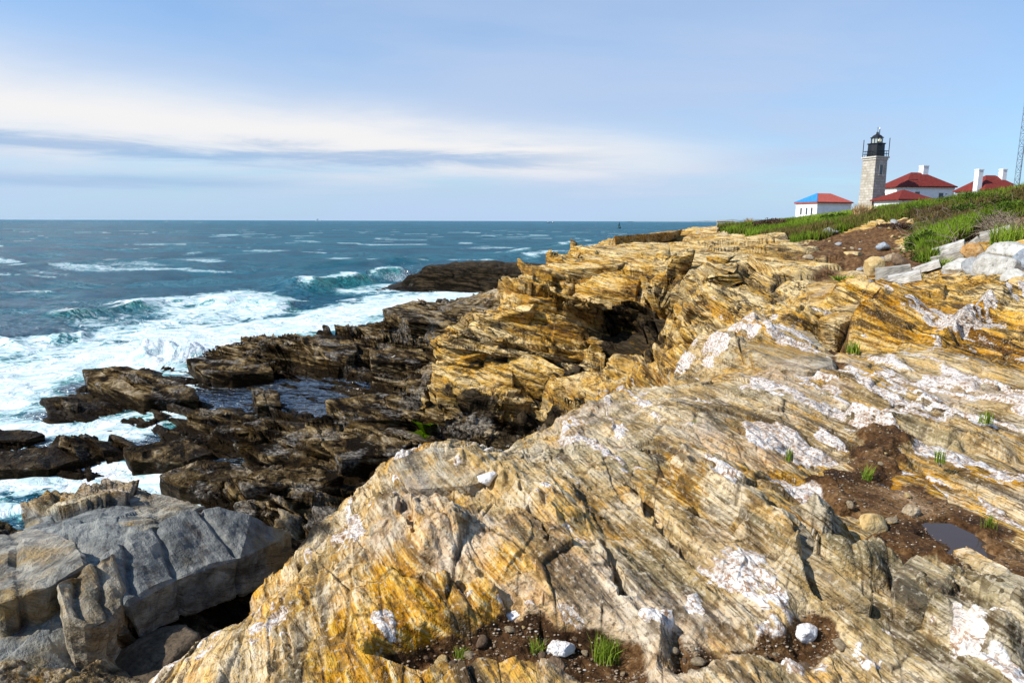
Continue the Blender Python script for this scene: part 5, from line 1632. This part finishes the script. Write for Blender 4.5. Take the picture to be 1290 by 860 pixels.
def blades(P, hgt, wid, lean, tint, name, mat, seg=2):
    """Many grass blades in one mesh: each a bent, tapering strip rooted in the ground."""
    n = len(P)
    a = rs.rand(n) * 2 * math.pi
    wx_, wy_ = np.cos(a) * wid / 2, np.sin(a) * wid / 2
    b = rs.rand(n) * 2 * math.pi
    lx, ly = np.cos(b) * lean * hgt, np.sin(b) * lean * hgt
    V = np.zeros((n, 5, 3), F32)
    V[:, 0] = P; V[:, 1] = P
    V[:, 0, 0] -= wx_; V[:, 0, 1] -= wy_; V[:, 1, 0] += wx_; V[:, 1, 1] += wy_
    mid = P + np.stack([lx * .35, ly * .35, hgt * .6], 1)
    V[:, 2] = mid; V[:, 3] = mid
    V[:, 2, 0] += wx_ * .7; V[:, 2, 1] += wy_ * .7; V[:, 3, 0] -= wx_ * .7; V[:, 3, 1] -= wy_ * .7
    V[:, 4] = P + np.stack([lx, ly, hgt], 1)
    V[:, 0:2, 2] -= .03
    i = np.arange(n)[:, None] * 5
    T = np.concatenate([i + [0, 1, 2], i + [0, 2, 3], i + [3, 2, 4]], 0)
    me = np_mesh(name, V.reshape(-1, 3), T, mat, dict(tint=np.repeat(tint, 5)), smooth=False)
    return link(bpy.data.objects.new(name, me))


_fx, _fy, _fz_ = PX.ravel(), PY.ravel(), PZ.ravel()
_fr = RR.ravel(); _fa = AZ.ravel()
_pvx = 645 + FPX * _fx / (_fy * math.cos(PITCH) - (_fz_ - 7) * math.sin(PITCH) + 1e-6)


def pick(mask, n, jit=1.0):
    idx = np.nonzero(mask)[0]
    if len(idx) == 0: return np.zeros((0, 3), F32), idx
    # even over the picture-facing grid, thinned where the grid bunches up
    q = idx[rs.randint(0, len(idx), n)]
    P = np.stack([_fx[q], _fy[q], _fz_[q]], 1).astype(F32)
    return P, q


# --- grass of the bank
_vegf = veg.ravel()
nz1 = vn(_fx * .16, _fy * .16); nz2 = vn(_fx * .5 + 9, _fy * .5)
bare = earth.ravel() * 0
_sp = np.zeros(len(_fx), F32); _sp[:] = np.where(_ins.ravel(), np.minimum(_sd.ravel(), 3), 0)     # bare earth face
msk = (_vegf > .35) & (_fr > 10) & (_fr < 175) & (_fa > .2) & (_fa < .74)
strip = sstep(1140, 1075, _pvx) * sstep(900, 930, _pvx)
P, q = pick(msk & ((_sp < .35) | (nz2 > .20)), 140000)
rr = _fr[q]
tint = .46 + .42 * nz1[q] + .34 * nz2[q] + .20 * strip[q] + rs.randn(len(q)) * .09
tint = tint - .30 * sstep(.3, 1.2, nz1[q] * 1.4 + nz2[q]) * 0 - .28 * (vn(_fx[q] * .33 + 40, _fy[q] * .33) > .30)
h = np.clip((.32 + .20 * rs.rand(len(q)) + .12 * nz2[q]) * (1 + .003 * rr), .12, 1.0)
blades(P, h, np.maximum(.035, rr * .0011) * (.7 + .6 * rs.rand(len(q))), .55 * rs.rand(len(q)), np.clip(tint, 0, 1), 'grass', M_GRASS)
tag(bpy.data.objects['grass'], kind='stuff')

# --- low leafy cover, mostly on the right of the bank
def leaves(C, size, tint, name, mat, parent=None):
    n = len(C)
    u = rs.randn(n, 3); u /= np.linalg.norm(u, axis=1, keepdims=True)
    t = rs.randn(n, 3); t -= u * (t * u).sum(1, keepdims=True); t /= np.linalg.norm(t, axis=1, keepdims=True)
    s = size[:, None] if hasattr(size, '__len__') else size
    V = np.stack([C - u * s, C + t * s * .55, C + u * s, C - t * s * .55], 1).astype(F32)
    V += (np.cross(u, t) * s * .12)[:, None] * np.array([1, -1, 1, -1])[None, :, None]
    Q = np.arange(n * 4).reshape(n, 4)
    me = np_mesh(name, V.reshape(-1, 3), Q, mat, dict(tint=np.repeat(np.clip(tint, 0, 1), 4)), smooth=False)
    return link(bpy.data.objects.new(name, me), parent)


cov = msk & (_pvx > 1120) & (_vegf > .6)
P, q = pick(cov & ((_sp < .4) | (nz2 > .1)), 1500)
C = []; T = []; S_ = []
for p_, qi in zip(P, q):
    r_ = _fr[qi]; n = 26
    R_ = .22 + .26 * rs.rand() + .002 * r_
    o = rs.randn(n, 3) * np.array([1, 1, .55]) * R_ * .55
    o[:, 2] = np.abs(o[:, 2]) + .05
    C.append(p_[None] + o); T.append(.35 + .4 * nz2[qi] + .5 * (o[:, 2] / R_ - .3) * .6 + rs.randn(n) * .12); S_.append(np.full(n, max(.05, r_ * .0016)))
leaves(np.concatenate(C), np.concatenate(S_), np.concatenate(T), 'undergrowth', M_SHRUB)
tag(bpy.data.objects['undergrowth'], kind='stuff')


def bush(px, py, w_px, h_px, mat, label, n=900, name='bush', seed=1, r=None, leaf=None, group='bushes on the bank'):
    c = hit(px, py) if r is None else at_r(px, py, r)
    r = math.hypot(c[0], c[1])
    W = w_px / FPX * r; Hh = h_px / FPX * r
    o = empty(name, (c[0], c[1], c[2] - .05)); tag(o, label, 'bush', group)
    R_ = np.random.RandomState(seed)
    k = 7
    lob = np.stack([R_.uniform(-.36, .36, k) * W, R_.uniform(-.3, .3, k) * W, R_.uniform(.35, .68, k) * Hh], 1)
    lr = R_.uniform(.22, .36, k)
    i = R_.randint(0, k, n)
    d = R_.randn(n, 3); d /= np.linalg.norm(d, axis=1, keepdims=True)
    d *= (R_.rand(n, 1) ** .45)
    C = lob[i] + d * lr[i][:, None] * np.array([W, W, Hh * 1.0])
    C[:, 2] = np.clip(C[:, 2], 0.02, None)
    t = .42 + .3 * R_.randn(k)[i] * .6 + .14 * R_.randn(n)
    leaves(C.astype(F32), np.full(n, leaf or max(.05, r * .0017)), t, 'foliage', mat, o)
    m = MB()
    for j in range(k):
        m.tube((lob[j][0] * .15, lob[j][1] * .15, -.1), tuple(lob[j]), .03 * r / 40, .012 * r / 40, 5)
    m.build('stem', M_BARK, o)
    return o


bush(968, 288, 40, 16, M_BROWN, 'reddish brown bush at the left end of the green bank', 1500, seed=3)
bush(948, 290, 20, 9, M_SHRUB, 'small green bush at the low left edge of the bank', 700, seed=4)
bush(916, 291, 20, 8, M_SHRUB, 'dark green bush at the tip of the bank before the low pale wall', 700, seed=5)
bush(1062, 277, 40, 9, M_SHRUB, 'green bush on the crest before the small white house', 1100, seed=6)
bush(1028, 281, 30, 8, M_SHRUB, 'low green bush at the foot of the small white house', 900, seed=7)
bush(1098, 273, 26, 12, M_BROWN, 'dark brown bush at the foot of the lighthouse', 1200, seed=8)
bush(1126, 270, 12, 8, M_SHRUB, 'tiny dark bush in front of the low outbuilding', 350, seed=9)
bush(1222, 257, 60, 11, M_SHRUB, 'wide green bush on the crest below the tall white chimney', 1800, seed=10)
bush(1264, 253, 56, 13, M_SHRUB, 'wide dark green bush on the crest at the foot of the mast', 1800, seed=11)
bush(1185, 265, 50, 9, M_SHRUB, 'low green bush on the crest right of the outbuilding', 1300, seed=12)
bush(1240, 270, 70, 16, M_SHRUB, 'dark green bush halfway up the bank above the highest slab', 2200, seed=13)
bush(1160, 318, 24, 28, M_SHRUB, 'dark green bush hanging over the bare earth beside the slabs', 1300, seed=14)
bush(1285, 266, 50, 18, M_SHRUB, 'dense green bush at the right edge of the bank', 1600, seed=15)
bush(1140, 287, 50, 9, M_BROWN, 'dry brown bush along the upper edge of the bare earth', 1200, seed=16)


def tuft(px, py, w_px, n, label, hgt_px, name='grass_tuft', tint=.8, seed=1, mat=None, cat='grass tuft', group='grass tufts among the near rocks', lean=.8, wid=None):
    c = hit(px, py); r = math.hypot(c[0], c[1])
    R_ = w_px / FPX * r / 2
    P = np.zeros((n, 3), F32)
    a = rs.rand(n) * 6.283; q = rs.rand(n) ** .6 * R_ * .55
    P[:, 0] = q * np.cos(a); P[:, 1] = q * np.sin(a)
    h = hgt_px / FPX * r * (.45 + .75 * rs.rand(n))
    o = blades(P, h, np.full(n, wid or max(.004, r * .0011)), lean * rs.rand(n), np.clip(tint + rs.randn(n) * .13, 0, 1), name, mat or M_GRASS)
    o.location = (c[0], c[1], c[2] + .005)
    return tag(o, label, cat, group)


tuft(765, 832, 66, 240, 'largest bright green grass tuft, beside a white quartz stone', 36)
tuft(677, 826, 34, 70, 'thin grass tuft in the crack left of the white quartz stone', 24)
tuft(583, 832, 36, 70, 'small grass tuft at the foot of the ledge on the brown soil', 20)
tuft(1093, 602, 20, 60, 'grass tuft at the upper end of the muddy patch, next to white rock', 15)
tuft(1137, 727, 24, 60, 'grass tuft at the lower edge of the largest puddle', 15)
tuft(1075, 441, 26, 80, 'yellow green grass tuft in the cleft under the dark sided rock', 12, tint=.7)
tuft(1022, 664, 20, 45, 'tiny grass tuft in a crack left of the puddles', 13)
tuft(1186, 577, 22, 50, 'tiny grass tuft above the white quartz band at the right', 11)
tuft(1243, 528, 24, 40, 'sparse grass tuft on the layered rock at the far right', 11, tint=.6)
tuft(1247, 664, 26, 50, 'sparse reddish green tuft beside the right hand puddle', 14, tint=.45)
tuft(880, 540, 22, 40, 'small dry tuft in a hollow behind the white quartz band', 12, tint=.6)
tuft(995, 575, 18, 36, 'tiny dry tuft on the ochre rock above the long white band', 11, tint=.5)
tuft(1060, 362, 24, 130, 'leafy green weed beside the blue grey stone', 13, name='weed', tint=.72, cat='weed', lean=1.3, wid=.09)
tuft(1148, 352, 34, 120, 'grass tuft in front of the nearest white slab', 9, tint=.66)
tuft(1188, 338, 30, 120, 'bright grass tuft between the slabs and the boulder pile', 13, tint=.8)
tuft(1270, 306, 56, 260, 'bright grass patch on the bank above the boulder pile', 20, tint=.75)
tuft(1284, 338, 26, 90, 'grass tuft growing between the boulders', 14, tint=.7)
tuft(1085, 277, 30, 420, 'tall clump of dry golden reeds below the lighthouse', 17, name='reed_clump', mat=M_REED, tint=.5, cat='reeds', group=None, lean=.7, wid=.07)
tuft(943, 283, 18, 120, 'short golden dry grass near the left end of the bank', 8, mat=M_REED, tint=.4, wid=.12)

# --- brambles and dead twigs on the bank
def brambles(px0, py0, px1, py1, n, label, seed):
    R_ = np.random.RandomState(seed)
    m = MB()
    for _ in range(n):
        c = hit(R_.uniform(px0, px1), R_.uniform(py0, py1)); r = math.hypot(c[0], c[1])
        p0 = Vector(c) + Vector((0, 0, .05)); a = R_.rand() * 6.28
        d = Vector((math.cos(a), math.sin(a), R_.uniform(.3, 1.0)))
        t_ = .0007 * r
        for s in range(4):
            p1 = p0 + d * R_.uniform(.14, .30)
            m.tube(p0, p1, t_ * (1 - s * .2), t_ * (.8 - s * .2), 4)
            d = (d + Vector((R_.randn() * .5, R_.randn() * .5, R_.randn() * .4 - .28))).normalized(); p0 = p1
    o = m.build('brambles', M_TWIG); return tag(o, label, 'brambles', kind='stuff')


brambles(1165, 268, 1262, 298, 330, 'grey dead brambles tangled on the bank', 3)
brambles(1236, 280, 1290, 300, 120, 'dead twigs over the highest slab', 4)
brambles(1150, 300, 1215, 320, 90, 'dead twigs at the foot of the bank', 5)

# stones and clods lying on the bare earth slope
_em = np.nonzero((earth.ravel() > .6) & (_sp > .3) & (_fr < 45) & (np.abs(_fa) < .72))[0]
eproto = [stone_mesh('stone', (1, .8, .6), 140 + i, SM[m_], 2, 8) for i, m_ in enumerate(('tan', 'gold', 'brown', 'grey'))]
for i in range(60):
    qi = _em[rs.randint(len(_em))]
    o = link(bpy.data.objects.new('stone', eproto[i % 4]))
    s = .10 + .40 * rs.rand() ** 2.5
    o.scale = (s, s, s * (.7 + .5 * rs.rand())); o.rotation_euler = (rs.randn() * .4, rs.randn() * .4, rs.rand() * 6.28)
    o.location = (_fx[qi], _fy[qi], _fz_[qi] + s * .1)
    tag(o, 'loose stone scattered on the bare brown earth slope below the grass', 'stone', 'loose stones on the bare earth slope')

# --- loose stones in the soil: a few dozen real ones and grit
protos = [stone_mesh('stone', (1, .8, .55), 100 + i, SM[m_], 2, 8) for i, m_ in enumerate(('tan', 'brown', 'tan', 'brown', 'gold'))]
_sf = soil.ravel(); _nearm = (_sf > .5) & (_fr < 9) & (np.abs(_fa) < .72)
idx = np.nonzero(_nearm)[0]
for i in range(70):
    qi = idx[rs.randint(len(idx))]
    o = link(bpy.data.objects.new('stone', protos[i % 5]))
    s = .022 + .055 * rs.rand() ** 2
    o.scale = (s, s, s * (.8 + .5 * rs.rand())); o.rotation_euler = (rs.randn() * .3, rs.randn() * .3, rs.rand() * 6.28)
    o.location = (_fx[qi], _fy[qi], _fz_[qi] + s * .12)
    tag(o, 'small loose stone, no larger than a fist, lying on the brown soil', 'stone', 'loose stones on the brown soil')
m = MB(); n = 0
ico = bmesh.new(); bmesh.ops.create_icosphere(ico, subdivisions=1, radius=.5)
iv = np.array([v.co[:] for v in ico.verts]); ifc = np.array([[v.index for v in f.verts] for f in ico.faces]); ico.free()
VV = []; FF = []; TT = []
for i in range(3200):
    qi = idx[rs.randint(len(idx))]
    s = .004 + .014 * rs.rand() ** 2
    v = iv * s * np.array([1, .8, .6]) * (1 + .5 * (rs.rand(len(iv), 1) - .5))
    FF.append(ifc + 12 * i); VV.append(v + np.array([_fx[qi], _fy[qi], _fz_[qi] + s * .2])); TT.append(np.full(12, rs.rand()))
M_GRIT = leaf_mat('grit', [(0, (.07, .045, .028)), (.5, (.20, .14, .09)), (.85, (.30, .23, .16)), (1, (.52, .47, .40))], 0.0)
gme = np_mesh('gravel', np.concatenate(VV), np.concatenate(FF), M_GRIT, dict(tint=np.concatenate(TT)), smooth=False)
tag(link(bpy.data.objects.new('gravel', gme)), kind='stuff')
# spray droplets over the burst of surf
VV = []; FF = []
def spray_at(px, py, w_, h, n):
    c = at_z(px, py, 0)
    for i in range(n):
        s = .016 + .04 * rs.rand() ** 3
        o = np.array([rs.randn() * w_, rs.randn() * w_ * .6, abs(rs.randn()) * h])
        FF.append(ifc + 12 * len(VV)); VV.append(iv * s + c + o)
spray_at(222, 452, 1.4, .7, 5200); spray_at(500, 354, 1.3, .6, 2600); spray_at(150, 455, 1.5, .2, 900)
k = NT('spray'); k.pbsdf((.9, .91, .92), .5, None, .3)
tag(link(bpy.data.objects.new('sea_spray', np_mesh('sea_spray', np.concatenate(VV), np.concatenate(FF), k.m))), kind='stuff')

# ------------------------------------------------------------------ daylight
SUN_AZ = math.radians(-106)      # clockwise from the view direction (+Y)
SUN_EL = math.radians(43)
sd_ = bpy.data.lights.new('sun', 'SUN')
sd_.energy = 4.8
sd_.angle = math.radians(0.5)
sd_.color = (1.0, .955, .88)
so = link(bpy.data.objects.new('sun', sd_))
sv = Vector((math.sin(SUN_AZ) * math.cos(SUN_EL), math.cos(SUN_AZ) * math.cos(SUN_EL), math.sin(SUN_EL)))
so.rotation_euler = sv.to_track_quat('Z', 'Y').to_euler()
so.location = (-30, 0, 60)

w = bpy.data.worlds.new('World'); SC.world = w; w.use_nodes = True


def build_world():
    t = w.node_tree; t.nodes.clear()
    k = NT.__new__(NT); k.t = t; k.m = None
    out = t.nodes.new('ShaderNodeOutputWorld'); bg = t.nodes.new('ShaderNodeBackground')
    sky = k.n('ShaderNodeTexSky', sky_type='NISHITA', sun_disc=False)
    sky.sun_elevation = SUN_EL; sky.sun_rotation = SUN_AZ
    sky.altitude = 0; sky.air_density = 1.0; sky.dust_density = .6; sky.ozone_density = 2.0
    tc = k.n('ShaderNodeTexCoord'); d = tc.outputs['Generated']
    s = k.n('ShaderNodeSeparateXYZ'); k.set(s.inputs[0], d)
    x, y, z = s.outputs
    el = k.math('MULTIPLY', k.math('ARCSINE', z), 57.2958)
    az_ = k.math('MULTIPLY', k.math('ARCTAN2', x, y), 57.2958)
    zz = k.math('ADD', k.math('MAXIMUM', z, 0.0), .10)
    cp = k.n('ShaderNodeCombineXYZ'); k.set(cp.inputs[0], k.math('DIVIDE', x, zz)); k.set(cp.inputs[1], k.math('DIVIDE', y, zz))
    P = cp.outputs[0]
    ea = k.n('ShaderNodeCombineXYZ'); k.set(ea.inputs[0], k.math('MULTIPLY', az_, .045)); k.set(ea.inputs[1], k.math('MULTIPLY', el, .42))
    n1 = k.noise(ea.outputs[0], 1.6, 8, .66, .5)
    n2 = k.noise(k.vmath('MULTIPLY', P, (.55, .8, 1)), 1.0, 6, .58, .3)
    n3 = k.noise(k.vmath('MULTIPLY', P, (.16, .2, 1)), 1.0, 4, .5, .3)
    wob = k.math('MULTIPLY', k.math('SUBTRACT', n2, .5), 5.0)
    # veil: thin high cloud over most of the sky
    veil = k.mr(k.math('ADD', k.math('MULTIPLY', n3, .7), k.math('MULTIPLY', n2, .3)), .36, .58, .35, .9)
    veil = k.math('MULTIPLY', veil, k.math('MULTIPLY', k.mr(az_, 46, 20, .45, 1), k.mr(k.math('SUBTRACT', el, k.math('MULTIPLY', az_, .3)), 33, 18, .08, 1)))
    # bright bank low on the left, thinning to the right
    cen = k.math('ADD', k.math('MULTIPLY', az_, -.06), 5.5)
    dl = k.math('DIVIDE', k.math('ADD', k.math('SUBTRACT', el, cen), wob), k.mr(az_, -40, 22, 3.3, 1.4, False))
    band = k.math('POWER', 2.718, k.math('MULTIPLY', k.math('MULTIPLY', dl, dl), -1.0))
    band = k.math('MULTIPLY', band, k.mr(az_, 24, 2, .0, 1))
    # grey-blue streaks across the bank
    c2 = k.math('ADD', k.math('MULTIPLY', az_, -.004), 4.9)
    dd = k.math('DIVIDE', k.math('ADD', k.math('SUBTRACT', el, c2), k.math('MULTIPLY', k.math('SUBTRACT', n1, .5), 3.8)), .62)
    st = k.math('POWER', 2.718, k.math('MULTIPLY', k.math('MULTIPLY', dd, dd), -1.0))
    st = k.math('MULTIPLY', st, k.mr(az_, 14, -4, 0, .85))
    c3 = k.math('DIVIDE', k.math('SUBTRACT', k.math('ADD', el, k.math('MULTIPLY', k.math('SUBTRACT', n1, .5), 1.5)), 2.7), .42)
    st3 = k.math('MULTIPLY', k.math('POWER', 2.718, k.math('MULTIPLY', k.math('MULTIPLY', c3, c3), -1.0)), k.mr(az_, -14, -24, 0, .6))
    st = k.math('MAXIMUM', st, st3)
    col = k.mix(1.0, sky.outputs[0], (.62, .95, 1.18), 'MULTIPLY')
    col = k.mix(veil, col, CLOUD_VEIL)
    col = k.mix(k.math('MULTIPLY', band, 1.0), col, CLOUD_WHITE)
    col = k.mix(k.math('MULTIPLY', st, .85), col, CLOUD_GREY)
    # pale blue air close to the horizon
    hz = k.mr(el, 3.6, .4, 0, .62)
    col = k.mix(hz, col, CLOUD_HORIZON)
    t.links.new(col, bg.inputs[0]); bg.inputs[1].default_value = .112
    t.links.new(bg.outputs[0], out.inputs[0])


CLOUD_VEIL = (3.5, 4.25, 5.7); CLOUD_WHITE = (6.1, 6.05, 6.1); CLOUD_GREY = (2.0, 3.2, 5.0); CLOUD_HORIZON = (3.3, 4.5, 6.2)
build_world()
SC.view_settings.view_transform = 'Standard'
SC.view_settings.look = 'None'
SC.view_settings.exposure = 0.42
SC.view_settings.gamma = 1.0
SC.cycles.use_denoising = True
SC.cycles.max_bounces = 6
SC.cycles.diffuse_bounces = 3
SC.cycles.glossy_bounces = 3
SC.cycles.transmission_bounces = 4
SC.cycles.transparent_max_bounces = 6
